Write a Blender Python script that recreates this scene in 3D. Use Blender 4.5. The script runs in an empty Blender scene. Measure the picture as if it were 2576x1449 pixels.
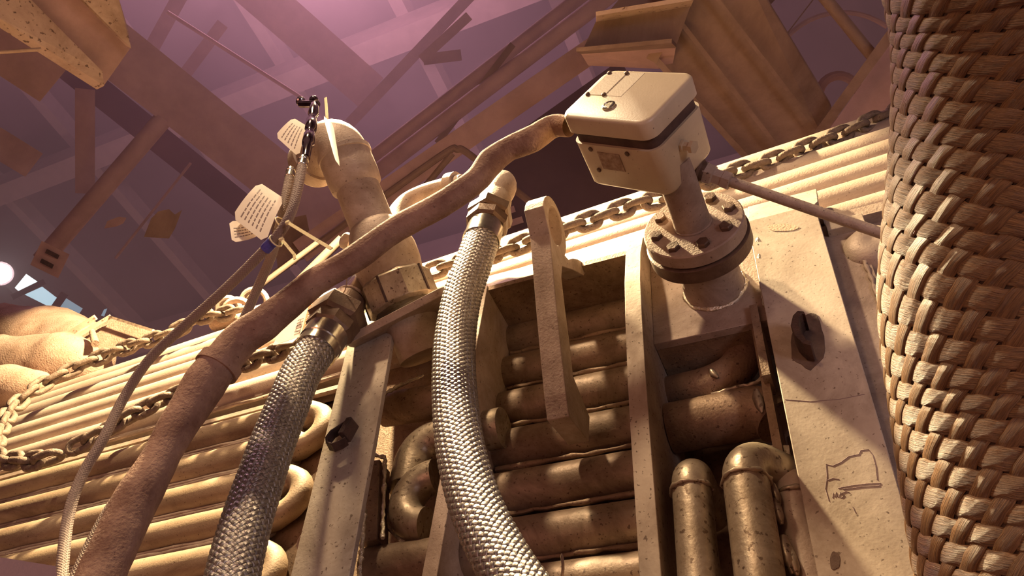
import bpy, bmesh, math, random
from mathutils import Vector as V, Matrix, noise
R_ = math.radians
random.seed(7)
SC = bpy.context.scene
COL = SC.collection
# ---------------------------------------------------------------- camera
F, CX, CY = 2000.0, 1288.0, 724.5
CAMZ = 1.6
_u = V((262, -1780, 2000)).normalized()
_h = V((5580, -1427, -2000)); _h = (_h - _h.dot(_u)*_u).normalized()
_n = -_u.cross(_h)
if _n.z < 0: _n = -_n
ROT = Matrix((_h, _n, _u))                    # camera (x right, y down, z forward) -> world
CAM = V((0, 0, CAMZ))
cd = bpy.data.cameras.new('camera'); cam = bpy.data.objects.new('camera', cd); COL.objects.link(cam)
cd.sensor_width = 36; cd.lens = 36*F/2576; cd.clip_start = .02; cd.clip_end = 200
xr, yd, zf = ROT @ V((1,0,0)), ROT @ V((0,1,0)), ROT @ V((0,0,1))
m = Matrix((xr, -yd, -zf)).transposed().to_4x4(); m.translation = CAM
cam.matrix_world = m
SC.camera = cam
cd.dof.use_dof = False
# ---------------------------------------------------------------- world, lights, exposure
SC.view_settings.view_transform = 'Standard'; SC.view_settings.look = 'None'
SC.view_settings.gamma = 1; SC.view_settings.use_curve_mapping = False
SC.view_settings.exposure = 0.12
SC.cycles.max_bounces = 6; SC.cycles.diffuse_bounces = 3; SC.cycles.glossy_bounces = 3; SC.cycles.volume_bounces = 0
w = bpy.data.worlds.new('world'); SC.world = w; w.use_nodes = True
w.node_tree.nodes['Background'].inputs[0].default_value = (.42, .20, .19, 1)
w.node_tree.nodes['Background'].inputs[1].default_value = .25
def lamp(kind, name, loc, target, energy, color, size=.1, **kw):
    l = bpy.data.lights.new(name, kind); l.energy = energy; l.color = color
    if kind == 'AREA': l.shape = 'SQUARE'; l.size = size
    elif kind in ('POINT', 'SPOT'): l.shadow_soft_size = size
    elif kind == 'SUN': l.angle = size
    for k, v_ in kw.items(): setattr(l, k, v_)
    o = bpy.data.objects.new(name, l); COL.objects.link(o); o.location = loc
    o.rotation_euler = (V(target)-V(loc)).to_track_quat('-Z', 'Y').to_euler()
    return o
LD = V((.50, .47, -1.0)).normalized()
TG = V((-.55, .9, 2.7))
KL = CAM + V((-1.14, .58, 2.66))
lamp('SPOT', 'sodium_lamp', KL, KL + V((-.3, 1.2, -1.2)), 1150, (1.0, .78, .44), .05, spot_size=R_(126), spot_blend=.08)
lamp('SPOT', 'flood_lamp', CAM + V((-1.0, -.75, 3.0)), CAM + V((-.75, .9, 1.0)), 300, (1.0, .74, .45), .08, spot_size=R_(54), spot_blend=.5)
lamp('SPOT', 'sleeve_fill', CAM + V((-.5, -1.5, 1.5)), CAM + V((.42, .42, .62)), 42, (1.0, .64, .36), .15, spot_size=R_(44), spot_blend=.8)  # unseen spot added to brighten the woven sleeve
lamp('AREA', 'daylight_opening', (2.2, -1.2, 1.2), (.1, .9, 2.1), 27, (.98, .80, .90), .8)
lamp('AREA', 'warm_bounce', (-1.8, -2.2, 1.0), (-.6, 1, 2.6), 22, (1.0, .44, .30), 2.0)
VL = CAM + (ROT @ V((770-1288, -250-724.5, 2000))).normalized()*8.3
lamp('POINT', 'violet_flare_fill', VL, (0, 0, 0), 430, (1.0, .50, .70), .3)  # unseen lamp added to stand in for the violet lens flare
lamp('POINT', 'hall_fill', (-9, 7, 3), (0,0,0), 900, (1.0, .47, .40), .5)  # unseen point light added out of view to lift and redden the haze
lamp('POINT', 'hall_fill', (6.5, 5, 8), (0,0,0), 520, (1.0, .47, .38), .5)  # second added fill for the hall, also out of view
lamp('AREA', 'hall_beam_fill', (1.5, 2.5, 1.0), (-1, 6, 7), 22, (1.0, .50, .42), 2.5)  # unseen area fill added to light the hall beams
# ---------------------------------------------------------------- pixel / world helpers
def ray(px, py): return ROT @ V((px-CX, py-CY, F))
def at(px, py, y): d = ray(px, py); return CAM + d*(y/d.y)
def atd(px, py, dist): return CAM + ray(px, py).normalized()*dist
def W(x, y, z): return V((x, y, z+CAMZ))       # camera-relative coordinates to world
def pxr(px_w, p): return px_w*.5*(p-CAM).length/F*1.0      # half of a pixel width at p -> metres
# ---------------------------------------------------------------- materials
def mat(name, c1, c2=None, rough=.7, metal=0, scale=20, bump=.25, speck=None, speck_amt=.06, fine=300, streak=None, spec=.4, c3=None, grime=0, gs=7):
    M = bpy.data.materials.new(name); M.use_nodes = True
    nt = M.node_tree; N = nt.nodes; L = nt.links
    b = N['Principled BSDF']; b.inputs['Metallic'].default_value = metal
    b.inputs['Specular IOR Level'].default_value = spec
    tc = N.new('ShaderNodeTexCoord')
    mp = N.new('ShaderNodeMapping'); L.new(tc.outputs['Object'], mp.inputs[0])
    if streak: mp.inputs['Scale'].default_value = streak
    n1 = N.new('ShaderNodeTexNoise'); n1.inputs['Scale'].default_value = scale; n1.inputs['Detail'].default_value = 6; n1.inputs['Roughness'].default_value = .65
    L.new(mp.outputs[0], n1.inputs['Vector'])
    r = N.new('ShaderNodeValToRGB'); L.new(n1.outputs[0], r.inputs[0])
    c2 = c2 or c1
    r.color_ramp.elements[0].position = .36; r.color_ramp.elements[1].position = .64
    r.color_ramp.elements[0].color = (*c1, 1); r.color_ramp.elements[1].color = (*c2, 1)
    if c3:
        e = r.color_ramp.elements.new(.30); e.color = (*c3, 1)
    col = r.outputs[0]
    if speck:
        n2 = N.new('ShaderNodeTexNoise'); n2.inputs['Scale'].default_value = fine*.8; n2.inputs['Detail'].default_value = 3
        L.new(tc.outputs['Object'], n2.inputs['Vector'])
        r2 = N.new('ShaderNodeValToRGB'); L.new(n2.outputs[0], r2.inputs[0])
        r2.color_ramp.elements[0].position = .735-speck_amt*1.35; r2.color_ramp.elements[1].position = .76-speck_amt*1.1
        r2.color_ramp.elements[0].color = (0,0,0,1); r2.color_ramp.elements[1].color = (.8,.8,.8,1)
        mx = N.new('ShaderNodeMix'); mx.data_type = 'RGBA'
        L.new(r2.outputs[0], mx.inputs[0]); L.new(col, mx.inputs[6]); mx.inputs[7].default_value = (*speck, 1)
        col = mx.outputs[2]
    if grime:
        n4 = N.new('ShaderNodeTexNoise'); n4.inputs['Scale'].default_value = gs; n4.inputs['Detail'].default_value = 8; n4.inputs['Roughness'].default_value = .72; n4.inputs['Distortion'].default_value = .6
        L.new(mp.outputs[0], n4.inputs['Vector'])
        r4 = N.new('ShaderNodeValToRGB'); L.new(n4.outputs[0], r4.inputs[0])
        r4.color_ramp.elements[0].position = .40; r4.color_ramp.elements[1].position = .66
        r4.color_ramp.elements[0].color = (0,0,0,1); r4.color_ramp.elements[1].color = (grime,)*3+(1,)
        m4 = N.new('ShaderNodeMix'); m4.data_type = 'RGBA'
        L.new(r4.outputs[0], m4.inputs[0]); L.new(col, m4.inputs[6]); m4.inputs[7].default_value = (c1[0]*.42, c1[1]*.34, c1[2]*.28, 1)
        col = m4.outputs[2]
        rr_ = N.new('ShaderNodeMapRange'); L.new(r4.outputs[0], rr_.inputs[0]); rr_.inputs[3].default_value = rough; rr_.inputs[4].default_value = min(1, rough+.3)
        L.new(rr_.outputs[0], b.inputs['Roughness'])
    L.new(col, b.inputs['Base Color'])
    b.inputs['Roughness'].default_value = rough
    n3 = N.new('ShaderNodeTexNoise'); n3.inputs['Scale'].default_value = fine; n3.inputs['Detail'].default_value = 4
    L.new(tc.outputs['Object'], n3.inputs['Vector'])
    ad = N.new('ShaderNodeMath'); ad.operation = 'ADD'; L.new(n1.outputs[0], ad.inputs[0]); L.new(n3.outputs[0], ad.inputs[1])
    bp = N.new('ShaderNodeBump'); bp.inputs['Strength'].default_value = bump; bp.inputs['Distance'].default_value = .004
    L.new(ad.outputs[0], bp.inputs['Height']); L.new(bp.outputs[0], b.inputs['Normal'])
    return M
def strand_mat(name, c1, c2, rough, metal, across=22, bump=.5, along=1.2, spec=.5):
    M = bpy.data.materials.new(name); M.use_nodes = True
    nt = M.node_tree; N = nt.nodes; L = nt.links; b = N['Principled BSDF']
    b.inputs['Metallic'].default_value = metal; b.inputs['Roughness'].default_value = rough; b.inputs['Specular IOR Level'].default_value = spec
    tc = N.new('ShaderNodeTexCoord'); mp = N.new('ShaderNodeMapping'); L.new(tc.outputs['UV'], mp.inputs[0])
    mp.inputs['Scale'].default_value = (across, along, 1)
    n1 = N.new('ShaderNodeTexNoise'); n1.inputs['Scale'].default_value = 1.0; n1.inputs['Detail'].default_value = 4; n1.inputs['Roughness'].default_value = .7
    L.new(mp.outputs[0], n1.inputs['Vector'])
    r = N.new('ShaderNodeValToRGB'); L.new(n1.outputs[0], r.inputs[0])
    r.color_ramp.elements[0].position = .38; r.color_ramp.elements[1].position = .62
    r.color_ramp.elements[0].color = (*c1, 1); r.color_ramp.elements[1].color = (*c2, 1)
    L.new(r.outputs[0], b.inputs['Base Color'])
    bp = N.new('ShaderNodeBump'); bp.inputs['Strength'].default_value = bump; bp.inputs['Distance'].default_value = .003
    L.new(n1.outputs[0], bp.inputs['Height']); L.new(bp.outputs[0], b.inputs['Normal'])
    return M
def emit(name, c, s):
    M = bpy.data.materials.new(name); M.use_nodes = True; b = M.node_tree.nodes['Principled BSDF']
    b.inputs['Base Color'].default_value = (*c, 1); b.inputs['Emission Color'].default_value = (*c, 1); b.inputs['Emission Strength'].default_value = s
    return M
DK = (.07, .035, .022)
M_dust   = mat('dusty_steel', (.34,.25,.19), (.44,.34,.27), .62, .15, 14, .22, DK, .05, 260, grime=0.6, gs=9)
M_pipe   = mat('dusty_pipe', (.44,.34,.26), (.54,.43,.34), .5, .2, 10, .16, DK, .045, 260, streak=(.35,1,1), spec=.5, grime=0.55, gs=9)
M_pipe2  = mat('grimy_dim_pipe', (.30,.21,.13), (.42,.31,.21), .48, .2, 10, .16, DK, .055, 260, streak=(.35,1,1), spec=.5, grime=0.75, gs=9)  # browner grime; base also darkened for the weaker light on the lower bank
M_plate  = mat('scuffed_plate', (.40,.32,.25), (.52,.43,.34), .6, .15, 9, .06, DK, .07, 200, grime=0.55, gs=8)
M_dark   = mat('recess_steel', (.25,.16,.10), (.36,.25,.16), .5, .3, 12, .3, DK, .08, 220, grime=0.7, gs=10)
M_rpipe = mat('recess_pipe_shade', (.24,.165,.11), (.36,.26,.18), .42, .25, 12, .15, DK, .07, 220, grime=0.8, gs=8)  # dull pipe colour, darkened further for the shade of the bay
M_shiny  = mat('silver_paint', (.34,.27,.19), (.50,.41,.31), .34, .6, 12, .14, DK, .09, 160, grime=0.7, gs=14)
M_box    = mat('box_enamel', (.52,.42,.28), (.58,.47,.32), .42, .0, 8, .06, DK, .02, 300, spec=.6, grime=0.25, gs=5)
M_gasket_shade = mat('gasket_shade', (.06,.03,.025), (.10,.06,.045), .7, 0, 30, .1)  # gasket colour that also paints the shade below the lid
M_chain  = mat('chain_iron', (.16,.11,.08), (.26,.19,.14), .7, .25, 40, .45, DK, .08, 260, grime=0.6, gs=30)
M_weld   = mat('weld_bead', (.55,.47,.35), (.85,.78,.62), .25, .85, 120, .7)
M_steel  = mat('bright_steel', (.50,.46,.38), (.66,.61,.50), .22, .95, 30, .06)
M_chrome = mat('chrome', (.20,.15,.16), (.5,.45,.45), .12, 1, 20, .03)
M_nut    = mat('brown_coupling', (.11,.066,.045), (.18,.115,.08), .5, .45, 30, .2)
M_rubber = mat('dusty_sleeve', (.17,.085,.055), (.36,.22,.15), .88, 0, 14, .55, (.09,.04,.03), .035, 220)
M_thin   = strand_mat('thin_hose_wrap', (.22,.15,.13), (.42,.32,.26), .6, .3, 6, .6, 6)
M_core   = mat('braid_core', (.05,.03,.02), (.08,.05,.03), .8)
M_braid  = strand_mat('steel_braid', (.13,.11,.10), (.46,.41,.36), .36, .8, 5, .5, .35)
M_sleeve = strand_mat('glass_fibre_strand', (.12,.052,.02), (.29,.145,.055), .50, .05, 16, .9, .9, .7)
M_paper  = mat('tag_card', (.60,.50,.42), (.68,.58,.49), .6, 0, 12, .04)
M_ink    = mat('tag_print', (.16,.10,.10), (.20,.13,.12), .7)
M_orange = mat('tag_warning_band', (.60,.17,.05), (.66,.20,.06), .6)
M_tie    = mat('cable_tie_plastic', (.78,.66,.36), (.82,.72,.42), .35)
M_blue   = mat('blue_tape', (.05,.05,.24), (.08,.07,.32), .5)
M_black  = mat('black_rust', (.035,.018,.014), (.08,.04,.03), .6, .1, 40, .4)
M_stain  = mat('soot_stain', (.07,.04,.03), (.16,.10,.07), .8)
M_mound  = mat('dust_heap', (.30,.185,.125), (.39,.26,.19), .9, 0, 9, .8, (.12,.06,.04), .06, 160, grime=0.5, gs=6)
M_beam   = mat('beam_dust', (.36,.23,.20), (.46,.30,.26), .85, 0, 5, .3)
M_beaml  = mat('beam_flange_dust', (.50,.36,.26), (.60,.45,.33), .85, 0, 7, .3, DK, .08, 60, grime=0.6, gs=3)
M_girder = mat('girder_paint', (.25,.165,.115), (.32,.215,.155), .8, 0, 3, .25, grime=0.6, gs=2)
M_rail   = mat('rail_paint', (.13,.085,.06), (.19,.13,.09), .7, .1, 8, .2)
M_deck   = mat('roof_deck', (.09,.045,.05), (.14,.075,.08), .9, 0, 1.2, .4)
M_wall   = mat('hall_wall', (.09,.05,.05), (.14,.08,.075), .9, 0, 1.2, .4)
# ---------------------------------------------------------------- mesh builder
class MB:
    def __init__(s): s.v = []; s.f = []; s.uv = {}
    def add(s, vs, fs):
        o = len(s.v); s.v += [V(p) for p in vs]; s.f += [tuple(i+o for i in q) for q in fs]; return s
    def quadbox(s, c8): return s.add(c8, [(0,3,2,1),(4,5,6,7),(0,1,5,4),(1,2,6,5),(2,3,7,6),(3,0,4,7)])
    def box(s, c, ax, ay, az):       # centre and three half vectors
        c, ax, ay, az = V(c), V(ax), V(ay), V(az)
        return s.quadbox([c-ax-ay-az, c+ax-ay-az, c+ax+ay-az, c-ax+ay-az, c-ax-ay+az, c+ax-ay+az, c+ax+ay+az, c-ax+ay+az])
    def prism(s, pts, d):            # polygon extruded along d
        pts = [V(p) for p in pts]; d = V(d); n = len(pts)
        return s.add(pts + [p+d for p in pts], [tuple(range(n)), tuple(range(2*n-1, n-1, -1))] + [(i, i+n, (i+1) % n+n, (i+1) % n) for i in range(n)])
    def tube(s, path, r, seg=12, caps=True, closed=False):
        path = [V(p) for p in path]; n = len(path)
        rs = r if isinstance(r, (list, tuple)) else [r]*n
        fr = frames(path, closed); o = len(s.v)
        for (p, t, a, b), rr in zip(fr, rs):
            for k in range(seg):
                q = 2*math.pi*k/seg; s.v.append(p + (a*math.cos(q)+b*math.sin(q))*rr)
        m = n if closed else n-1
        for i in range(m):
            j = (i+1) % n
            for k in range(seg):
                k2 = (k+1) % seg
                s.f.append((o+i*seg+k, o+i*seg+k2, o+j*seg+k2, o+j*seg+k))
        if caps and not closed:
            s.f.append(tuple(o+k for k in range(seg))[::-1]); s.f.append(tuple(o+(n-1)*seg+k for k in range(seg)))
        return s
    def lathe(s, base, axis, prof, seg=28, poly=None):   # prof: (distance along axis, radius)
        axis = V(axis).normalized(); path = [V(base)+axis*h for h, r in prof]
        a = axis.orthogonal().normalized(); b = axis.cross(a); o = len(s.v); n = len(prof); sg = poly or seg
        for p, (h, r) in zip(path, prof):
            for k in range(sg):
                q = 2*math.pi*k/sg; s.v.append(p+(a*math.cos(q)+b*math.sin(q))*r)
        for i in range(n-1):
            for k in range(sg):
                k2 = (k+1) % sg; s.f.append((o+i*sg+k, o+i*sg+k2, o+(i+1)*sg+k2, o+(i+1)*sg+k))
        s.f.append(tuple(o+k for k in range(sg))[::-1]); s.f.append(tuple(o+(n-1)*sg+k for k in range(sg)))
        return s
    def build(s, name, mat_, parent=None, smooth=35, bevel=0, kind=None):
        me = bpy.data.meshes.new(name); me.from_pydata([tuple(p) for p in s.v], [], s.f)
        if s.uv:
            u = me.uv_layers.new(name='UVMap')
            for l in me.loops: u.data[l.index].uv = s.uv[l.vertex_index]
        me.validate(); me.update()
        bm = bmesh.new(); bm.from_mesh(me); bmesh.ops.recalc_face_normals(bm, faces=bm.faces); bm.to_mesh(me); bm.free()
        me.materials.append(mat_)
        if smooth:
            for p in me.polygons: p.use_smooth = True
            me.set_sharp_from_angle(angle=R_(smooth))
        o = bpy.data.objects.new(name, me); COL.objects.link(o)
        if parent: o.parent = parent; o.matrix_parent_inverse = parent.matrix_basis.inverted()
        if bevel:
            b = o.modifiers.new('edge', 'BEVEL'); b.width = bevel; b.segments = 2; b.limit_method = 'ANGLE'; b.angle_limit = R_(40)
        if kind: o['kind'] = kind
        return o
def frames(path, closed=False):
    n = len(path); out = []; a = None
    for i in range(n):
        if closed: t = path[(i+1) % n]-path[i-1]
        else: t = path[min(i+1, n-1)]-path[max(i-1, 0)]
        t = t.normalized()
        if a is None: a = t.orthogonal().normalized()
        a = (a - t*a.dot(t)).normalized()
        out.append((path[i], t, a, t.cross(a)))
    return out
def spline(pts, n=10):
    pts = [V(p) for p in pts]; P = [2*pts[0]-pts[1]] + pts + [2*pts[-1]-pts[-2]]; out = []
    for i in range(1, len(P)-2):
        for k in range(n):
            t = k/n; a, b, c, d = P[i-1:i+3]
            out.append(.5*((2*b)+(c-a)*t+(2*a-5*b+4*c-d)*t*t+(-a+3*b-3*c+d)*t**3))
    out.append(pts[-1]); return out
def lerp_list(vals, n):
    out = []; m_ = len(vals)-1
    for i in range(n):
        x = i/(n-1)*m_; k = min(int(x), m_-1); out.append(vals[k]+(vals[k+1]-vals[k])*(x-k))
    return out
def thing(name, label, cat, loc=(0,0,0), group=None):
    o = bpy.data.objects.new(name, None); COL.objects.link(o); o.empty_display_size = .05
    o.location = loc; o['label'] = label; o['category'] = cat
    if group: o['group'] = group
    return o
def tag(o, label, cat, group=None):
    o['label'] = label; o['category'] = cat
    if group: o['group'] = group
    return o
def copy_tree(o, parent=None):
    c = o.copy(); COL.objects.link(c)
    if parent: c.parent = parent
    for ch in list(o.children): copy_tree(ch, c)
    return c
def arc(c, a, b, r, t0, t1, n=10):
    return [V(c)+(V(a)*math.cos(t0+(t1-t0)*i/n)+V(b)*math.sin(t0+(t1-t0)*i/n))*r for i in range(n+1)]
X1, Y1, Z1 = V((1,0,0)), V((0,1,0)), V((0,0,1))

# ================================================================= SETTING: the hall
def struct(mb, name, m_, smooth=0):
    o = mb.build(name, m_, None, smooth); o['kind'] = 'structure'; return o
struct(MB().box((0, 4, -.05), (14,0,0), (0,12,0), (0,0,.05)), 'floor', M_wall)
struct(MB().box((0, 16.1, 6), (14,0,0), (0,.1,0), (0,0,6.2)), 'wall_back', M_wall)
struct(MB().box((-14.1, 4, 6), (.1,0,0), (0,12,0), (0,0,6.2)), 'wall_left', M_wall)
struct(MB().box((14.1, 4, 6), (.1,0,0), (0,12,0), (0,0,6.2)), 'wall_right', M_wall)
hz = MB().box((0, 9.2, 3.05), (13.9,0,0), (0,6.7,0), (0,0,1.95)).build('haze', bpy.data.materials.new('haze'), None, 0)
hz['kind'] = 'structure'; hm = hz.data.materials[0]; hm.use_nodes = True; hm.node_tree.nodes.clear()
_o = hm.node_tree.nodes.new('ShaderNodeOutputMaterial'); _v = hm.node_tree.nodes.new('ShaderNodeVolumeScatter')
_v.inputs['Color'].default_value = (.96, .76, .72, 1); _v.inputs['Density'].default_value = .10; _v.inputs['Anisotropy'].default_value = .2
hm.node_tree.links.new(_v.outputs[0], _o.inputs['Volume'])
hz2 = MB().box((0, 7.4, 8.45), (13.9,0,0), (0,8.5,0), (0,0,3.44)).build('haze', hm, None, 0); hz2['kind'] = 'structure'  # upper volume added so the violet flare shows as a glow
deck = bpy.data.objects.new('ceiling', None); COL.objects.link(deck); deck['kind'] = 'structure'; deck.location = (0, 4, 12)
MB().box((0, 4, 12.2), (14,0,0), (0,12,0), (0,0,.1)).build('roof_sheet', M_deck, deck, 0)
for k in range(13):
    xx = -12+2*k
    MB().box((xx, 4, 11.98), (.09,0,0), (0,12,0), (0,0,.14)).build('purlin', M_beam, deck, 0)
for k in range(6):
    yy = -4+3.6*k
    MB().box((0, yy, 11.6), (14,0,0), (0,.16,0), (0,0,.24)).build('rafter', M_beam, deck, 0)

# ---- background steelwork helpers
def beam_box(a, b, wpx, hratio=1.0, up=None):
    d = (b-a); L = d.length; d.normalize(); mid = (a+b)/2
    view = (mid-CAM).normalized(); side = d.cross(view).normalized(); dep = side.cross(d).normalized()
    hw = pxr(wpx, mid)
    return mid, d*(L/2), side*hw, dep*(hw*hratio)
def bar(name, label, cat, A, B, wpx, m_=None, group=None, hr=1.0, round_=False, top=None):
    a, b = atd(*A), atd(*B)
    if round_:
        mb = MB().tube([a, b], [pxr(wpx, a), pxr(wpx, b)], 14)
        o = mb.build(name, m_ or M_beam)
    else:
        mb = MB().box(*beam_box(a, b, wpx, hr))
        o = mb.build(name, m_ or M_beam, None, 0)
    return tag(o, label, cat, group)

# I-girder at the top left: web and two dusty flanges
g = thing('crane_girder', 'large dusty girder end at the top left with two bright flange edges', 'girder', atd(150, 60, 4.2))
def plate_px(pts, th, name, m_, parent=None, bevel=0, smooth=0):
    P = [atd(*p) for p in pts]; nrm = (P[1]-P[0]).cross(P[2]-P[0]).normalized()
    if nrm.dot(P[0]-CAM) < 0: nrm = -nrm
    return MB().prism(P, nrm*th).build(name, m_, parent, smooth, bevel)
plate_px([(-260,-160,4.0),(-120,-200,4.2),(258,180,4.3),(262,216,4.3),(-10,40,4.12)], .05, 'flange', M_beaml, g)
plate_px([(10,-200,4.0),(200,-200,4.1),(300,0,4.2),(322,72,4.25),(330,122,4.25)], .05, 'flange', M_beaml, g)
plate_px([(-150,-240,4.26),(60,-200,4.26),(330,118,4.42),(262,214,4.42)], .04, 'web', M_beam, g)
bar('box_beam', 'long dim beam running from the bright girder down behind the tagged hoses', 'beam', (250,95,6.2), (840,560,6.2), 118, M_beam)
bar('flat_beam', 'dim beam parallel to and left of the long beam', 'beam', (150,150,7.2), (760,640,7.2), 60, M_deck, group='dim flat beams at the left')
o = plate_px([(-40,55,5.6),(60,55,5.6),(175,165,5.6),(100,256,5.6),(-40,165,5.6)], .06, 'gusset_plate', M_beam); tag(o, 'square ended dusty plate below the girder at the left edge', 'plate')
bar('thin_rod', 'thin lit rod poking in at the left edge', 'rod', (-30,133,3.6), (104,124,3.6), 8, M_beaml, round_=True)
bar('post', 'dim upright post hanging below the girder', 'post', (214,225,6.6), (214,486,6.6), 38, M_beam)
bar('pipe_run', 'long dim pipe sloping down to the lit windows at left', 'pipe', (410,300,6.0), (105,655,6.0), 40, M_beam, round_=True, group='dim pipe runs in the background')
bar('flat_beam', 'short dim beam at the left edge below the square ended plate', 'beam', (-30,345,6.5), (85,415,6.5), 60, M_beam, group='dim flat beams at the left')
bar('cross_beam', 'faint cross beam high in the violet haze left of centre', 'beam', (470,-40,7.5), (360,160,7.5), 30, M_beam, group='faint cross beams in the haze')
bar('cross_beam', 'faint cross beam next to the haze, second from the girder', 'beam', (560,60,7.5), (455,200,7.5), 26, M_beam, group='faint cross beams in the haze')
bar('cable_run', 'thin cable sloping through the dim space left of the tags', 'cable', (480,410,6.4), (290,650,6.4), 6, M_beam, round_=True)
bar('tie_rod', 'thin rod crossing the violet haze above the quick coupler', 'rod', (420,30,6.8), (765,250,6.8), 9, M_beam, round_=True)
bar('wide_beam', 'broad faint beam in the brightest violet haze', 'beam', (600,-60,8.0), (930,230,8.0), 90, M_beam)
bar('cross_beam', 'faint cross beam rising right of the violet haze', 'beam', (1230,-60,7.2), (880,310,7.2), 26, M_beam, group='faint cross beams in the haze')
bar('star_bracket', 'faint flat bracket end right of the violet haze', 'bracket', (1065,150,6.4), (1160,138,6.4), 26, M_beam, group='flat bracket ends in the haze')
bar('star_bracket', 'faint flat bracket end below its twin right of the haze', 'bracket', (1060,150,6.4), (1180,40,6.4), 22, M_beam, group='flat bracket ends in the haze')
# three parallel pipes from the top centre down to the left
bar('conveyor_rail', 'uppermost of three parallel rails sloping behind the elbow pipe', 'rail', (1520,-55,5.2), (900,425,5.2), 34, M_beam, round_=True, group='parallel rails sloping behind the elbow pipe')
bar('conveyor_rail', 'middle of three parallel rails sloping behind the elbow pipe', 'rail', (1610,-70,5.0), (860,500,5.0), 40, M_beam, round_=True, group='parallel rails sloping behind the elbow pipe')
bar('conveyor_rail', 'lowest of three parallel rails, lit orange on its edge', 'rail', (1600,50,4.6), (760,630,4.6), 58, M_beam, group='parallel rails sloping behind the elbow pipe')
bar('brace', 'thin brace crossing the three parallel rails', 'brace', (1290,112,4.9), (1100,360,4.9), 16, M_girder)
# handrail
hr_ = MB().tube(spline([atd(690,690,4.4), atd(950,505,4.4), atd(1120,385,4.4), atd(1150,376,4.4), atd(1180,388,4.4), atd(1330,505,4.4), atd(1400,560,4.4)], 6), pxr(18, atd(1100,400,4.4)), 10)
h_ = thing('handrail', 'bent tube handrail with a peak behind the dusty sleeve hose', 'handrail', atd(1140,380,4.4))
hr_.build('rail', M_girder, h_)
MB().tube([atd(1138,386,4.4), atd(1062,478,4.42)], pxr(16, atd(1100,400,4.4)), 10).build('brace', M_girder, h_)
bar('pipe_run', 'dusty pipe sloping up behind the tagged hoses to the handrail', 'pipe', (600,860,3.6), (860,600,3.6), 22, M_rail, round_=True, group='dim pipe runs in the background')
bar('pipe_run', 'thin dusty pipe just left of the pipe that climbs to the handrail', 'pipe', (600,760,3.9), (800,610,3.9), 14, M_rail, round_=True, group='dim pipe runs in the background')
o = plate_px([(680,560,4.6),(770,540,4.6),(790,640,4.6),(700,680,4.6)], .05, 'dim_plate', M_girder); tag(o, 'dim plate behind the zip tie ends', 'plate')
# chute / girder at the top right
g = thing('chute', 'large dusty ribbed chute sloping down right behind the junction box', 'chute', atd(1900, 250, 3.4))
plate_px([(1690,-150,3.3),(1840,-150,3.3),(2092,268,3.5),(2070,345,3.5),(1960,480,3.6),(1640,150,3.45)], .05, 'side_plate', M_girder, g, bevel=.004)
for (p, q, w_) in [((1700,40,3.33),(2010,440,3.5),10), ((1760,-60,3.28),(2060,330,3.43),8), ((1650,150,3.38),(1950,475,3.5),14), ((1730,-20,3.3),(1640,150,3.36),26)]:
    MB().box(*beam_box(atd(*p), atd(*q), w_)).build('stiffener', M_girder, g, 0)
plate_px([(1950,480,3.62),(2092,268,3.52),(2130,330,3.9),(2000,520,3.9)], .03, 'end_plate', M_beam, g)
g = thing('channel_beam', 'dusty channel beam with lit flanges above the junction box', 'beam', atd(1600, 80, 3.3))
plate_px([(1500,52,3.3),(1738,12,3.3),(1700,118,3.3),(1462,134,3.3)], .02, 'web', M_girder, g)
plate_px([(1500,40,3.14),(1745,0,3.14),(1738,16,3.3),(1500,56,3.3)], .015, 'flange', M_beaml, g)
plate_px([(1450,130,3.14),(1690,108,3.14),(1702,120,3.3),(1462,136,3.3)], .015, 'flange', M_girder, g)
plate_px([(1462,136,3.3),(1700,120,3.3),(1690,175,3.5),(1480,165,3.5)], .02, 'lower_web', M_beam, g)
plate_px([(1590,-40,3.5),(1760,-60,3.5),(1738,8,3.5),(1520,42,3.5)], .03, 'upper_plate', M_girder, g)
bar('diagonal_tube', 'round tube slanting down to the right beside the braided sleeve', 'tube', (2030,-60,3.4), (2200,148,3.4), 26, M_girder, round_=True)
g = thing('box_strut', 'box strut rising right behind the upper chain', 'strut', atd(2150, 210, 3.3))
MB().box(*beam_box(atd(2050,350,3.3), atd(2290,20,3.3), 22, 1)).build('strut_edge', M_girder, g, 0)
MB().box(*beam_box(atd(2105,370,3.45), atd(2345,40,3.45), 74, .3)).build('strut_web', M_beam, g, 0)
bar('tie_bar', 'short bar slanting up from the chute to the top edge', 'bar', (1990,-60,3.7), (1880,55,3.7), 22, M_girder)
MBc = MB().tube(arc(atd(2110,240,4.1), xr, yd, pxr(90, atd(2110,240,4.1)), math.pi*.85, math.pi*1.95, 14), .022, 10).build('cable_loop', M_beam); tag(MBc, 'faint curved cable loop left of the box strut', 'cable')
MBc = MB().tube(arc(atd(2120,220,4.3), xr, yd, pxr(340, atd(2110,240,4.3)), math.pi*1.0, math.pi*1.7, 16), .012, 8).build('cable_loop', M_beam); tag(MBc, 'faint wide thin cable arc below the top right corner', 'cable')
bar('hanging_wire', 'thin wire slanting in the dark right of the chute', 'wire', (2060,-20,4.0), (1960,110,4.0), 3, M_girder, round_=True)
# dim ducting behind the chute and under the box
o = plate_px([(1180,420,5.2),(1560,150,5.2),(1720,420,5.2),(1330,700,5.2)], .1, 'duct_panel', M_wall); tag(o, 'dark riveted duct panel behind the junction box hose', 'duct')
for k in range(7):
    t = k/6
    o2 = MB().box(*beam_box(atd(1205+75*t*1.6, 455+20*t*8, 5.1), atd(1235+75*t*1.6, 445+20*t*8, 5.1), 16)).build('rivet_strap', M_beam, o, 0)
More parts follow.
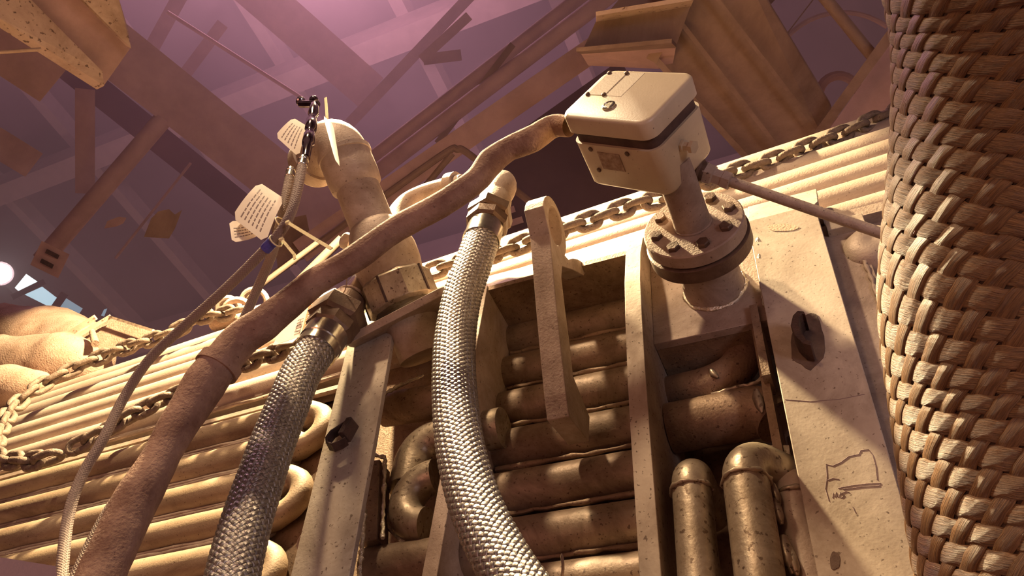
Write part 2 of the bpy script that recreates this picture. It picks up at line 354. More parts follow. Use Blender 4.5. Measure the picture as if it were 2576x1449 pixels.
# torn hanging panel and small bits at mid left
o = plate_px([(398,532,5.0),(425,526,5.0),(440,540,5.0),(458,528,5.0),(440,575,5.0),(425,600,5.0),(362,596,5.0),(380,550,5.0)], .03, 'torn_sheet', M_girder); tag(o, 'torn pale sheet hanging in the dark at left', 'sheet')
o = plate_px([(270,556,5.4),(300,545,5.4),(318,548,5.4),(310,562,5.4),(292,570,5.4),(262,575,5.4)], .02, 'scrap', M_beam); tag(o, 'small dim scrap left of the torn sheet', 'scrap')
o = plate_px([(105,606,5.2),(175,640,5.2),(146,700,5.2),(76,666,5.2)], .05, 'slotted_bracket', M_beam); tag(o, 'dim slotted bracket above the lit window panes', 'bracket')
for q in ([(118,626,5.15),(150,642,5.15),(145,652,5.15),(113,636,5.15)], [(105,650,5.15),(136,666,5.15),(131,676,5.15),(100,660,5.15)]):
    plate_px(q, .02, 'slot', M_black, o)
# lit window panes and the lamp at the far left
Mw1, Mw2, Mw3 = emit('pane_bright', (.85,1,.98), 1.2), emit('pane_mid', (.50,.72,.80), .85), emit('pane_dim', (.26,.38,.45), .6)
wn = bpy.data.objects.new('window_1', None); COL.objects.link(wn); wn['kind'] = 'structure'; wn.location = atd(130, 750, 9)
plate_px([(66,689,9),(98,711,9),(52,737,9),(37,724,9)], .03, 'pane', Mw1, wn)
plate_px([(106,721,9),(143,749,9),(128,774,9),(62,741,9)], .03, 'pane', Mw2, wn)
plate_px([(163,748,9),(208,776,9),(192,801,9),(140,784,9)], .03, 'pane', Mw3, wn)
plate_px([(262,778,9),(270,776,9),(262,796,9),(254,794,9)], .03, 'pane', Mw3, wn)
MB().box(*beam_box(atd(30,748,8.9), atd(112,708,8.9), 12)).build('mullion', M_wall, wn, 0)
MB().box(*beam_box(atd(130,785,8.9), atd(163,738,8.9), 16)).build('mullion', M_wall, wn, 0)
L_ = thing('work_lamp', 'glaring round white work lamp at the left edge', 'lamp', atd(0, 688, 7))
MB().lathe(atd(0,688,7), -ray(0,688), [(0,.02),(.004,.075),(.02,.075),(.03,.05),(.035,.001)], 20).build('bulb', emit('lamp_glow', (.85,.93,1), 30), L_)
MB().lathe(atd(0,688,7.02), ray(0,688), [(0,.09),(.03,.08),(.12,.04),(.14,.03)], 20).build('reflector', M_wall, L_)

# ================================================================= PIPE BANKS
PITCH = .0905; RP = .0395
def wall_y(x, z):        # depth of the upper bank (z camera-relative)
    y0 = 1.01 - .053*x
    d = max(0, z-1.19)
    return y0 + .25*d + .16*d*d
ub = thing('upper_pipe_bank', 'row of brightly lit horizontal furnace pipes along the curved upper wall', 'pipes', W(-.8, 1.06, 1.2))
for k in range(7):
    z = 1.19 + PITCH*(k+.5)*.985
    dz = -.004
    a = W(-2.9, wall_y(-2.9, z), z); b = W(.9, wall_y(.9, z), z)
    n_ = 24
    MB().tube([a+(b-a)*(i/n_) + V((0, random.uniform(-.0006,.0006), random.uniform(-.0006,.0006))) for i in range(n_+1)], RP, 24).build('pipe', M_pipe, ub, 60)
for k in range(8):
    z = 1.19 + PITCH*k*.985
    for s_ in ((0,) if k > 3 else (-.004, .004)):
        a = W(-2.9, wall_y(-2.9, z)-.004-(.006 if s_ else 0), z+s_); b = W(.9, wall_y(.9, z)-.004-(.006 if s_ else 0), z+s_)
        nn = 60
        MB().tube([a+(b-a)*(i/nn) + V((0, random.uniform(-.0016,.0016), random.uniform(-.0012,.0012))) for i in range(nn+1)], .0052, 6).build('weld_fin', M_dust, ub, 60)
# backing sheet behind the bank and furnace top
zt = 1.19+PITCH*7
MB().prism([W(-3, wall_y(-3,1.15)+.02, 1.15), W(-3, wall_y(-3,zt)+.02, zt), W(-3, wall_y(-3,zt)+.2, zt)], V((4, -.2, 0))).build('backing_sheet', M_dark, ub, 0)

lb = thing('left_pipe_bank', 'left lower bank of horizontal furnace pipes with welded return bends', 'pipes', W(-1.4, 1.1, .8))
YL = 1.085
def yl(x): return YL - .045*(x+1.3)
XE = -1.09
zs = [1.105-PITCH*.965*k for k in range(9)]
for k, z in enumerate(zs):
    a = W(-2.9, yl(-2.9), z+.0); xe = XE + (.0 if k in (0,) else 0)
    pts = [W(-2.9 + (xe+2.9)*i/20, yl(-2.9 + (xe+2.9)*i/20)+random.uniform(-.0006,.0006), z+random.uniform(-.0006,.0006)) for i in range(21)]
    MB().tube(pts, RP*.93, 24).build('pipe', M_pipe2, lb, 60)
    zf_ = z - PITCH*.965/2
    for s_ in (-.0035, .0045):
        MB().tube([W(-2.9 + (xe+2.9)*i/50, yl(-2.9 + (xe+2.9)*i/50)-.012+random.uniform(-.0015,.0015), zf_+s_+random.uniform(-.001,.001)) for i in range(51)], .0048, 6).build('weld_fin', M_dust, lb, 60)
for k in range(0, 8, 2):
    zc = (zs[k+1]+zs[k+2])/2 if k+2 < 9 else zs[k+1]
for k in (0, 2, 4, 6):
    za, zb_ = zs[k], zs[k+1]; zc = (za+zb_)/2; rr = (za-zb_)/2
    path = [W(XE-.012, yl(XE), za), W(XE-.002, yl(XE), za)] + arc(W(XE+.022, yl(XE), zc), Z1, X1, rr, 0, math.pi, 14) + [W(XE-.002, yl(XE), zb_), W(XE-.012, yl(XE), zb_)]
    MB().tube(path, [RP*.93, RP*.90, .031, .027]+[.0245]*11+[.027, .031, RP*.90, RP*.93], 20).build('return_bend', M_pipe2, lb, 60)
    for z in (za, zb_):
        MB().tube([p+V((random.uniform(-.0025,.0025),0,0)) for p in arc(W(XE, yl(XE), z), Y1, Z1, RP*.95, 0, 2*math.pi, 24)[:-1]], .0045, 6, closed=True).build('weld_bead', M_dust, lb, 60)
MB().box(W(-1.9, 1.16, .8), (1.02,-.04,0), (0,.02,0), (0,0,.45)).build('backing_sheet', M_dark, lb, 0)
MB().box(W(-1.95, yl(-1.9)-.012, 1.152), (1.05,-.045,0), (0,.006,0), (0,0,.006)).build('weld_fin', M_dust, lb, 0)

# ================================================================= FURNACE FRAME
fr = thing('furnace_frame', 'welded steel frame plates, ribs and recessed pipes of the furnace wall', 'frame', W(-.4, .95, .8))
YF = .9; KZ = 1.17
def prof_plate(name, x0, x1, prof, th, m_, parent, bevel=.0012, x0t=None, x1t=None):
    """outward-facing plate: prof = [(y, z)], extruded in depth by th (along +y)"""
    mb = MB(); n = len(prof)
    vs = []
    for i, (y, z) in enumerate(prof):
        t = i/(n-1); a = x0 + ((x0t if x0t is not None else x0)-x0)*t; b = x1 + ((x1t if x1t is not None else x1)-x1)*t
        vs += [W(a,y,z), W(b,y,z), W(b,y+th,z), W(a,y+th,z)]
    fs = [(0,1,2,3), tuple(4*(n-1)+k for k in (3,2,1,0))]
    for i in range(n-1):
        o = 4*i
        for k in range(4): fs.append((o+k, o+(k+1) % 4, o+4+(k+1) % 4, o+4+k))
    return mb.add(vs, fs).build(name, m_, parent, 12, bevel)
# right face plate with bent top
prof_plate('face_plate', -.057, .047, [(.9,.30),(.9,.52),(.9,1.165),(.905,1.178),(.948,1.272)], .012, M_plate, fr, x1t=.076, x0t=-.05)
# left face plate
prof_plate('face_plate', -.806, -.694, [(.905,.35),(.9,.52),(.88,.80),(.868,1.0),(.868,1.09),(.874,1.125),(.915,1.22)], .012, M_plate, fr, x0t=-.86, x1t=-.765)
# slanted top strip between the face plates
prof_plate('slanted_strip', -.70, -.262, [(.900,1.168),(.903,1.174),(.95,1.272)], .010, M_plate, fr)
prof_plate('slanted_strip', -.262, -.05, [(.903,1.174),(.95,1.272)], .010, M_plate, fr)
MB().box(W(-.48, .955, 1.166), (.22,0,0), (0,.055,0), (0,0,.006)).build('eave_plate', M_dark, fr, 0)
MB().box(W(-.40, .995, 1.22), (.47,0,0), (0,.045,0), (0,0,.05)).build('filler_strip', M_dust, fr, 0)
# back sheet
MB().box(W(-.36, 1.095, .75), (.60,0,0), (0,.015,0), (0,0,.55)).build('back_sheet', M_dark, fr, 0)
# ribs
def rib(name, x0, x1, front, back, m_, parent=fr, bevel=.001):
    pts = [W(x0, y, z) for y, z in front] + [W(x0, back, z) for z in (front[-1][1], front[0][1])]
    return MB().prism(pts, V((x1-x0, 0, 0))).build(name, m_, parent, 20, bevel)
RF = [(.905,.35),(.898,.50),(.882,.62),(.868,.72),(.856,.83),(.850,.93),(.848,1.02),(.856,1.10),(.876,1.165),(.905,1.215),(.93,1.262)]
rib('rib', -.264, -.236, RF, 1.09, M_plate)
rib('rib', -.585, -.560, [(.905,.35),(.902,.50),(.90,.65),(.897,.80),(.895,.95),(.895,1.17)], 1.09, M_dust)
# lifting lug with eye
def lug():
    X0, th = -.400, .036
    out = [(.880,.78),(.862,.812),(.835,.87),(.806,.935),(.775,1.01),(.748,1.075)]
    cy_, cz_, r_ = .768, 1.118, .060
    a0 = math.atan2(1.075-cz_, .748-cy_)
    pts = list(out)
    for i in range(1, 17):
        a = math.pi*1.12 - (math.pi*1.22)*i/16
        pts.append((cy_+r_*math.cos(a)*.92, cz_+r_*math.sin(a)))
    pts += [(.838,1.108),(.858,1.135),(.880,1.158),(.905,1.178),(.925,1.176),(.915,1.15),(.86,1.105),(.812,1.06),(.812,1.03),(.835,.98),(.862,.93),(.888,.87),(.97,.85),(.97,.80)]
    hole = [(cy_+.040*math.cos(a)*.78, cz_+.004+.040*math.sin(a)*1.1) for a in [2*math.pi*i/20 for i in range(20)]]
    bm = bmesh.new()
    ov = [bm.verts.new(W(X0, y, z)) for y, z in pts]; hv = [bm.verts.new(W(X0, y, z)) for y, z in hole]
    es = [bm.edges.new((ov[i], ov[(i+1) % len(ov)])) for i in range(len(ov))] + [bm.edges.new((hv[i], hv[(i+1) % 20])) for i in range(20)]
    bmesh.ops.triangle_fill(bm, edges=es, use_beauty=True)
    ex = bmesh.ops.extrude_face_region(bm, geom=bm.faces[:])
    bmesh.ops.translate(bm, vec=(th,0,0), verts=[g_ for g_ in ex['geom'] if isinstance(g_, bmesh.types.BMVert)])
    bmesh.ops.recalc_face_normals(bm, faces=bm.faces)
    me = bpy.data.meshes.new('lifting_lug'); bm.to_mesh(me); bm.free(); me.materials.append(M_dust)
    o = bpy.data.objects.new('lifting_lug', me); COL.objects.link(o); o.parent = fr; o.matrix_parent_inverse = fr.matrix_basis.inverted()
    b = o.modifiers.new('edge', 'BEVEL'); b.width = .0015; b.segments = 2; b.limit_method = 'ANGLE'; b.angle_limit = R_(50)
lug()
def bead(path, r, name='weld_bead', m_=None, parent=None, seg=6, step=.006):
    path = [V(p) for p in path]; P = []
    for a, b in zip(path[:-1], path[1:]):
        k = max(1, int((b-a).length/step))
        for i in range(k): P.append(a+(b-a)*(i/k))
    P.append(path[-1])
    rs = [r*random.uniform(.55, 1.25) for _ in P]
    P = [p+V([random.uniform(-.25,.25)*r for _ in range(3)]) for p in P]
    return MB().tube(P, rs, seg).build(name, m_ or M_weld, parent or fr, 60)
# central bay: recessed pipes
for k, z in enumerate([.53,.615,.70,.79,.88,.97,1.06,1.145]):
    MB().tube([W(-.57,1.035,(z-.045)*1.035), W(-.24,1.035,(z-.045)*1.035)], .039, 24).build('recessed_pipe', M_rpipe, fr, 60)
    bead([W(-.555,1.022,z*1.035), W(-.27,1.022,z*1.035)], .0055, m_=M_dark, step=.02)
MB().box(W(-.41,.955,.505), (.15,0,0), (0,.045,0), (0,0,.006)).build('ledge_strip', M_dust, fr, 0, .001)
# weld dribbles near the hose in the centre bay
for (px, py) in ((1192,980),(1195,1005),(1188,1050),(1425,915),(1428,990)):
    p = at(px, py, .99); MB().tube([p, p+V((.001,-.003,-.012)), p+V((.002,-.002,-.024))], [.004,.005,.002], 8).build('weld_dribble', M_shiny, fr, 60)
# left bay: elbow, channel, return bend, pipes
YB = .985
def Pt(px, py, y=YB): return at(px, py, y)
z_e = Pt(1040,1120).z
MB().tube([V((-.53, YB, z_e))] + arc(V((-.655, YB, z_e-.045)), Z1, -X1, .045, 0, math.pi/2, 10) + [V((-.70, YB, z_e-.10))], .037, 22).build('elbow_pipe', M_shiny, fr, 60)
z_e = Pt(1020,1020).z
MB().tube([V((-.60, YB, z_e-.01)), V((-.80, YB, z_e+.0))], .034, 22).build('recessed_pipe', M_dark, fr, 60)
MB().tube(arc(Pt(1086,1258, .97), Z1, -X1, .048, 0, math.pi, 14), .030, 22).build('return_bend', M_shiny, fr, 60)
bead(arc(Pt(1086,1258,.975), Z1, -X1, .082, 0.2, math.pi-.1, 14), .0035)
z_e = Pt(1040,1420).z
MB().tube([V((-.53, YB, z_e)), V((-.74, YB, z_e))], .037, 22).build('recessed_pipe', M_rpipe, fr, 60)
c0, c1 = Pt(948,1175,.965), Pt(940,1375,.965)
MB().box((c0+c1)/2, (.017,0,0), (0,.02,0), (c1-c0)/2).build('channel', M_dark, fr, 0, .002)
bead([c0+V((.028,-.02,0)), c1+V((.028,-.02,0))], .004)
bead([c0+V((-.0,-.03,.01)), c0+V((.028,-.02,0))], .004)
bead([W(-.71,.962,1.03), at(945,1000,.93), at(925,1160,.93), at(915,1300,.925), at(905,1449,.925), at(902,1520,.925)], .0045)
# nozzle bay ------------------------------------------------------------
prof_plate('nozzle_plate', -.236, -.054, [(.914,.928),(.914,1.172)], .016, M_dust, fr)
MB().box(W(-.145,.955,.935), (.09,0,0), (0,.04,0), (0,0,.006)).build('shelf_plate', M_dark, fr, 0)
NAX = V((0,-1,0)); NC = at(1742, 562, .77)       # face centre of the flange
MB().lathe(NC+V((0,.16,0)), NAX, [(0,.052),(.02,.050),(.10,.047),(.115,.056)], 36).build('nozzle', M_dust, fr, 50)
bead([p for p in arc(NC+V((0,.143,0)), X1, Z1, .051, 0, 2*math.pi, 30)], .0045)
bead([at(1905,590,.903), at(1912,690,.905), at(1925,770,.905)], .0042)
bead([at(1655,700,.92), at(1653,760,.92), at(1652,850,.92)], .003, m_=M_dust)
bead([at(1665,980,.99), at(1672,1030,.99)], .004); bead([at(1663,1060,.99), at(1668,1100,.99)], .003)
# pipes below the nozzle
def vert_pipe(px, py_top, y, r, name, bend, m_=M_shiny, zb=.30):
    c = at(px, py_top, y); c = V((c.x, y, c.z))
    rb = r*1.15
    if bend == 'in': path = [V((c.x, y, zb+CAMZ)), V((c.x, y, c.z-rb-.05)), V((c.x, y, c.z-rb-.001))] + arc(V((c.x, y+rb, c.z-rb)), -Y1, Z1, rb, 0, math.pi/2, 10) + [V((c.x, y+.12, c.z))]
    else:
        dd = V((.62,.78,0)).normalized(); path = [V((c.x, y, zb+CAMZ)), V((c.x, y, c.z-rb-.001))] + arc(V((c.x, y, c.z-rb))+dd*rb, -dd, Z1, rb, 0, math.pi/2, 10) + [V((c.x, y, c.z))+dd*.11]
    MB().tube(path, r, 28).build(name, m_, fr, 60)
    bead(arc(V((c.x, y, c.z-rb-.006)), X1, Y1, r*1.02, 0, 2*math.pi, 24), .0035, m_=M_shiny)
vert_pipe(1736, 1180, .905, .0262, 'riser_pipe', 'in')
vert_pipe(1868, 1150, .885, .0290, 'riser_pipe', 'right')
vert_pipe(1985, 1195, .935, .028, 'riser_pipe', 'in', M_dust)
for (px, py, s_) in ((1948,1235,1),(1952,1275,1.2),(1975,1380,1.6),(1990,1400,1.2),(1925,1150,1),(1905,1000,1.4)):
    p = at(px, py, .90 if py > 1100 else .93); MB().tube([p+V((0,0,.01*s_)), p, p+V((.002,0,-.012*s_)), p+V((.003,.002,-.02*s_))], [.003*s_,.0055*s_,.005*s_,.002], 10).build('weld_dribble', M_shiny, fr, 60)
z_e = at(1800,1055,.985).z
MB().tube([V((-.235,.985,z_e-.002)), V((-.105,.985,z_e))] + arc(V((-.105,.985,z_e-.04)), Z1, X1, .04, 0, 1.2, 6), .040, 24).build('recessed_pipe', M_dark, fr, 60)
MB().tube([at(1700,985,1.0), at(1790,965,.99), at(1850,935,.985), at(1885,880,.985), at(1885,830,.99)], .030, 22)
MB().tube(spline([at(1690,990,1.0), at(1790,965,.985), at(1855,925,.985), at(1880,860,.99), at(1870,810,1.0)], 5), .030, 22).build('elbow_pipe', M_dark, fr, 60)
bead([at(1790,995,.965), at(1850,975,.965), at(1900,965,.965), at(1935,935,.965)], .004, m_=M_shiny)
p = at(1788,930,.955); MB().tube([p, p+V((.004,0,-.012)), p+V((.01,0,-.02))], [.004,.006,.002], 8).build('weld_dribble', M_shiny, fr, 60)
MB().box(at(1925,900,.95), (.006,0,0), (0,.045,0), (0,0,.075)).build('gusset', M_dark, fr, 0)
o = MB().prism([at(1935,1120,.935), at(1985,1120,.93), at(2000,1200,.93), at(2015,1290,.93), at(1990,1200,.935)], V((0,.02,0))).build('gusset', M_shiny, fr, 0)
MB().box(W(-.075,.985,.7), (.006,0,0), (0,.06,0), (0,0,.3)).build('gusset', M_dark, fr, 0)
# marker scribbles on the right plate (thin ink)
def ink(pts, r=.0005, y=.9000):
    MB().tube([at(px, py, y) for px, py in pts], r, 5).build('marker_scribble', M_ink, fr, 60)
for s_ in ([(2078,1168),(2080,1200),(2076,1230),(2085,1260)], [(2078,1168),(2095,1172),(2115,1163),(2135,1148),(2160,1143),(2165,1133),(2185,1131),(2195,1145),(2203,1175),(2206,1207)],
           [(2082,1208),(2095,1203),(2110,1205)], [(2108,1228),(2140,1222),(2180,1217),(2216,1216),(2212,1222),(2170,1225),(2120,1231)],
           [(2094,1252),(2096,1240),(2100,1250),(2104,1238),(2107,1250)], [(2114,1238),(2110,1250),(2118,1252),(2124,1246),(2114,1243),(2128,1236),(2136,1238)],
           [(2145,1275),(2152,1290)], [(1975,1005),(2040,1010),(2110,1005),(2175,992)]): ink(s_)
# soot patch and bracket at the right plate, corner stain
def blob(cx_, cy_, rx, ry, y, name, m_, seed):
    random.seed(seed); pts = []
    for i in range(22):
        a = 2*math.pi*i/22; k = 1+.13*noise.noise(V((math.cos(a)*1.6, math.sin(a)*1.6, seed)))*2; pts.append(at(cx_+rx*k*math.cos(a), cy_+ry*k*math.sin(a), y))
    MB().prism(pts, V((0,.0015,0))).build(name, m_, fr, 0)
blob(2032,862,44,66,.8990,'soot_patch',M_stain,3)
blob(1968,572,40,9,.8992,'rust_patch',mat('rust_film',(.40,.26,.17),(.46,.32,.22),.7),5)
blob(2100,1410,14,22,.8992,'soot_patch',M_stain,8)

random.seed(11)
# right side recess beyond the plate
sp = thing('side_panel', 'shaded side panel with a round capped boss beside the braided sleeve', 'panel', W(.2, 1.0, .9))
MB().box(W(.27, .975, .72), (.20,0,0), (0,.012,0), (0,0,.44)).build('panel_sheet', M_dust, sp, 0)
MB().box(W(.084, .958, .70), (.034,0,0), (0,.018,0), (0,0,.45)).build('edge_angle', M_dust, sp, 0)
bead([W(.112,.938,.34), W(.110,.938,1.1)], .004, m_=M_dust, parent=sp)
bc = at(2200, 640, .96)
MB().lathe(bc+V((0,.01,0)), NAX, [(0,.050),(.010,.050),(.030,.046),(.042,.036),(.048,.020),(.046,.008),(.044,.001)], 32).build('boss', M_pipe, sp, 50)
bead(arc(bc, X1, Z1, .068, 0, 2*math.pi, 40), .0042, m_=M_dust, parent=sp)
MB().lathe(at(2225,880,.965), NAX, [(0,.050),(.008,.050),(.012,.036),(.012,.001)], 28).build('boss', M_dust, sp, 40)
MB().lathe(at(2215,1050,.965), NAX, [(0,.030),(.02,.030),(.028,.02),(.028,.001)], 24).build('boss', M_dust, sp, 40)
MB().box(W(.100,.955,1.13), (.03,0,0), (0,.03,0), (0,0,.012)).build('corner_clip', M_plate, sp, 0, .001)
MB().box(W(.27,.97,1.165), (.2,0,0), (0,.03,0), (0,0,.012)).build('top_lip', M_dust, sp, 0)

# black hooks (bent straps) welded to the plates
def hook(px, py, y, label, flip=1, s=1.0):
    t = thing('strap_hook', label, 'hook', at(px, py, y), 'strap hooks on the face plates')
    c = at(px, py, y)
    pr = [(0,0),(-.010,-.004),(-.026,-.014),(-.036,-.020),(-.042,-.034),(-.036,-.048),(-.022,-.054),(-.006,-.050),(.004,-.044)]
    inn = [(x*.86-.001, z*.86-.004) for x, z in pr][::-1]
    pts = [c+V((x*flip*s, -.001, z*s+.015)) for x, z in pr+inn]
    MB().prism(pts, V((.003*flip, -.020*s, .002))).build('strap', M_black, t, 30, .001)
    MB().box(c+V((.002*flip,-.012,-.002)), (.005,0,0), (0,.014,0), (.004,0,.016)).build('tab', M_black, t, 0, .001)
hook(884, 1090, .866, 'bent black strap hook on the left face plate', 1, .95)
t = thing('strap_hook', 'dark strap hook on the sooty patch of the right face plate', 'hook', at(2030, 860, .9), 'strap hooks on the face plates')
pth = [(.004,.034),(-.004,.038),(-.012,.030),(-.018,.012),(-.016,-.010),(-.008,-.028),(.002,-.034)]
c = at(2036, 868, .898)
MB().prism([c+V((x,0,z)) for x, z in pth]+[c+V((x*.55+.003,0,z*.8)) for x, z in pth[::-1]], V((0,-.036,0))).build('strap', M_black, t, 30, .001)
tr = MB().tube(spline([at(765,1385,.93), at(752,1382,.925), at(752,1360,.92), at(765,1345,.915), at(775,1343,.92)], 5), .0028, 8).build('wire_loop', M_pipe); tag(tr, 'small pale wire loop sticking out beside the left face plate', 'wire')
tr = MB().tube(spline([at(1410,1470,.93), at(1416,1430,.91), at(1413,1392,.90)], 5), [.0022]*10+[.0006], 8).build('wire_end', M_girder); tag(tr, 'short bent wire end poking up at the bottom edge', 'wire')

# ================================================================= BOLTED FLANGE + JUNCTION BOX
fl = thing('bolted_flange', 'round dusty bolted flange pair on the nozzle under the junction box', 'flange', NC)
MB().lathe(NC+V((0,.024,0)), NAX, [(0,.079),(.001,.080),(.022,.080),(.024,.078)], 48).build('cover_flange', M_dust, fl, 40)
MB().lathe(NC+V((0,.054,0)), NAX, [(0,.080),(.001,.083),(.025,.083),(.0265,.080)], 48).build('lower_flange', M_nut, fl, 40)
for k in range(8):
    a = R_(12+45*k); p = NC+V((math.cos(a)*.060, 0, math.sin(a)*.060))
    b_ = MB().lathe(p+V((0,.004,0)), NAX+V((random.uniform(-.05,.05),0,random.uniform(-.05,.05))), [(0,.0105),(.010,.0105),(.0118,.0092)], poly=6).build('bolt', M_nut, fl, 30)
NB = at(1688, 405, .655)
MB().tube([NC+V((0,.002,0)), NC+V((0,-.03,0)), NB], [.0295,.0285,.0285], 32).build('neck_pipe', M_dust, fl, 60)
bead(arc(NC+V((0,-.001,0)), X1, Z1, .030, 0, 2*math.pi, 20), .002, m_=M_dust, parent=fl)

jb = thing('junction_box', 'cream enamelled metal junction box with screwed lid plate and dark seal widened by lid shade', 'box', NB)
c4 = [at(1522,178,.55), at(1745,176,.55), at(1632,318,.55), at(1412,288,.55)]
cen = sum(c4, V())/4
ex = ((c4[1]-c4[0])+(c4[2]-c4[3])).normalized(); ez = V((-ex.z, 0, ex.x));  ez = ez if ez.z > 0 else -ez
hw = ((c4[1]-c4[0]).length+(c4[2]-c4[3]).length)/4; hh = ((c4[3]-c4[0]).length+(c4[2]-c4[1]).length)/4
def rrect(y, w_, h_, r, n=6):
    pts = []
    for (sx, sz, a0) in ((1,1,0),(-1,1,90),(-1,-1,180),(1,-1,270)):
        for i in range(n+1):
            a = R_(a0+90*i/n); pts.append(cen + ex*(sx*(w_-r)+r*math.cos(a)) + ez*(sz*(h_-r)+r*math.sin(a)) + Y1*(y))
    return pts
def stack(layers, name, m_, parent, smooth=40):
    mb = MB(); n = len(layers[0]); vs = [p for l in layers for p in l]
    fs = [tuple(range(n)), tuple(range(len(vs)-1, len(vs)-n-1, -1))]
    for i in range(len(layers)-1):
        for k in range(n): fs.append((i*n+k, i*n+(k+1) % n, (i+1)*n+(k+1) % n, (i+1)*n+k))
    return mb.add(vs, fs).build(name, m_, parent, smooth)
rc = .020
LID = stack([rrect(0,hw-.006,hh-.006,rc-.005), rrect(.0015,hw-.002,hh-.002,rc-.001), rrect(.005,hw,hh,rc), rrect(.030,hw,hh,rc)], 'lid', M_box, jb)
stack([rrect(.028,hw-.007,hh-.007,rc-.004), rrect(.052,hw-.006,hh-.006,rc-.004)], 'seal', M_gasket_shade, jb)  # real gasket, made wider to take in the shade under the lid
stack([rrect(.050,hw-.0015,hh-.0015,rc), rrect(.128,hw-.003,hh-.003,rc), rrect(.134,hw-.007,hh-.007,rc-.004), rrect(.136,hw-.012,hh-.012,rc-.008)], 'body', M_box, jb)
def on_lid(px, py, dy=0): return at(px, py, cen.y-dy)
pl = [on_lid(1534,182,0), on_lid(1580,183,0), on_lid(1521,241,0), on_lid(1476,239,0)]
MB().prism([p+V((0,-.0012,0)) for p in pl], V((0,.003,0))).build('name_plate', M_box, LID, 0, .0004)
MB().prism([on_lid(1583,184)+V((0,-.0004,0)), on_lid(1622,184)+V((0,-.0004,0)), on_lid(1562,243)+V((0,-.0004,0)), on_lid(1524,241)+V((0,-.0004,0))], V((0,.0014,0))).build('raised_panel', M_box, LID, 0)
for q in ((1534,186),(1577,186),(1479,239),(1520,240)):
    MB().lathe(on_lid(*q)+V((0,.0,0)), NAX, [(0,.0036),(.0030,.0036),(.0042,.0024),(.0044,.0005)], 12).build('screw', M_nut, LID, 40)
p = on_lid(1532,268)
MB().lathe(p, NAX, [(0,.0105),(.003,.0105),(.0045,.0085),(.0046,.007),(.0036,.0065),(.0036,.0005)], 24).build('latch_screw', M_steel, LID, 40)
# nameplate remnants on the lower face, side fittings
lf = lambda px, py: None
dn = -ez     # lower face normal
def on_low(u_, d_, off=0): return cen + ex*u_ + dn*(hh-.0015+off) + Y1*d_
rem = on_low(-.012,.078,0)
MB().box(rem, ex*.022, dn*.0008, Y1*.016).build('glue_remnant', mat('old_label_glue', (.24,.15,.09), (.44,.33,.22), .7, 0, 120, .5), jb, 0)
for q in ((-.045,.058),(-.045,.098),(.028,.058)):
    MB().lathe(on_low(*q), dn, [(0,.004),(.002,.004),(.0026,.001)], 10).build('rivet', M_nut, jb, 40)
rt = ex      # right face normal
def on_right(v_, d_): return cen + rt*(hw-.0015) + ez*v_ + Y1*d_
MB().lathe(on_right(-.008,.078), rt, [(0,.010),(.004,.010),(.0045,.007),(.014,.007),(.015,.010),(.021,.010),(.021,.004)], poly=6).build('earth_screw', M_box, jb, 30)
for vv in (.01, .035):
    MB().lathe(cen - rt*(hw-.001) + ez*(-hh*.6) + Y1*(.075+vv), -rt, [(0,.005),(.006,.005),(.007,.003)], 10).build('rivet', M_steel, jb, 40)
# conduit leaving the box to the right
cg = thing('rigid_conduit', 'straight thin dusty rod conduit running from the junction box to the sleeve', 'conduit', at(1790,425,.74))
ca, cb = at(1745,425,.70), at(2290,612,.82)
dr = (cb-ca).normalized()
MB().tube([ca+dr*.02, cb], [.0082,.0082], 16).build('rod', M_nut if False else M_dust, cg, 60)
MB().lathe(ca-dr*.02, dr, [(0,.020),(.03,.021),(.034,.017),(.040,.017)], 20).build('gland_body', M_nut, cg, 40)
MB().lathe(ca+dr*.018, dr, [(0,.0175),(.014,.0175),(.016,.013),(.030,.013)], poly=6).build('gland_nut', M_dust, cg, 30)
MB().lathe(ca+dr*.048, dr, [(0,.0145),(.012,.0145),(.013,.011)], poly=6).build('lock_nut', M_dust, cg, 30)

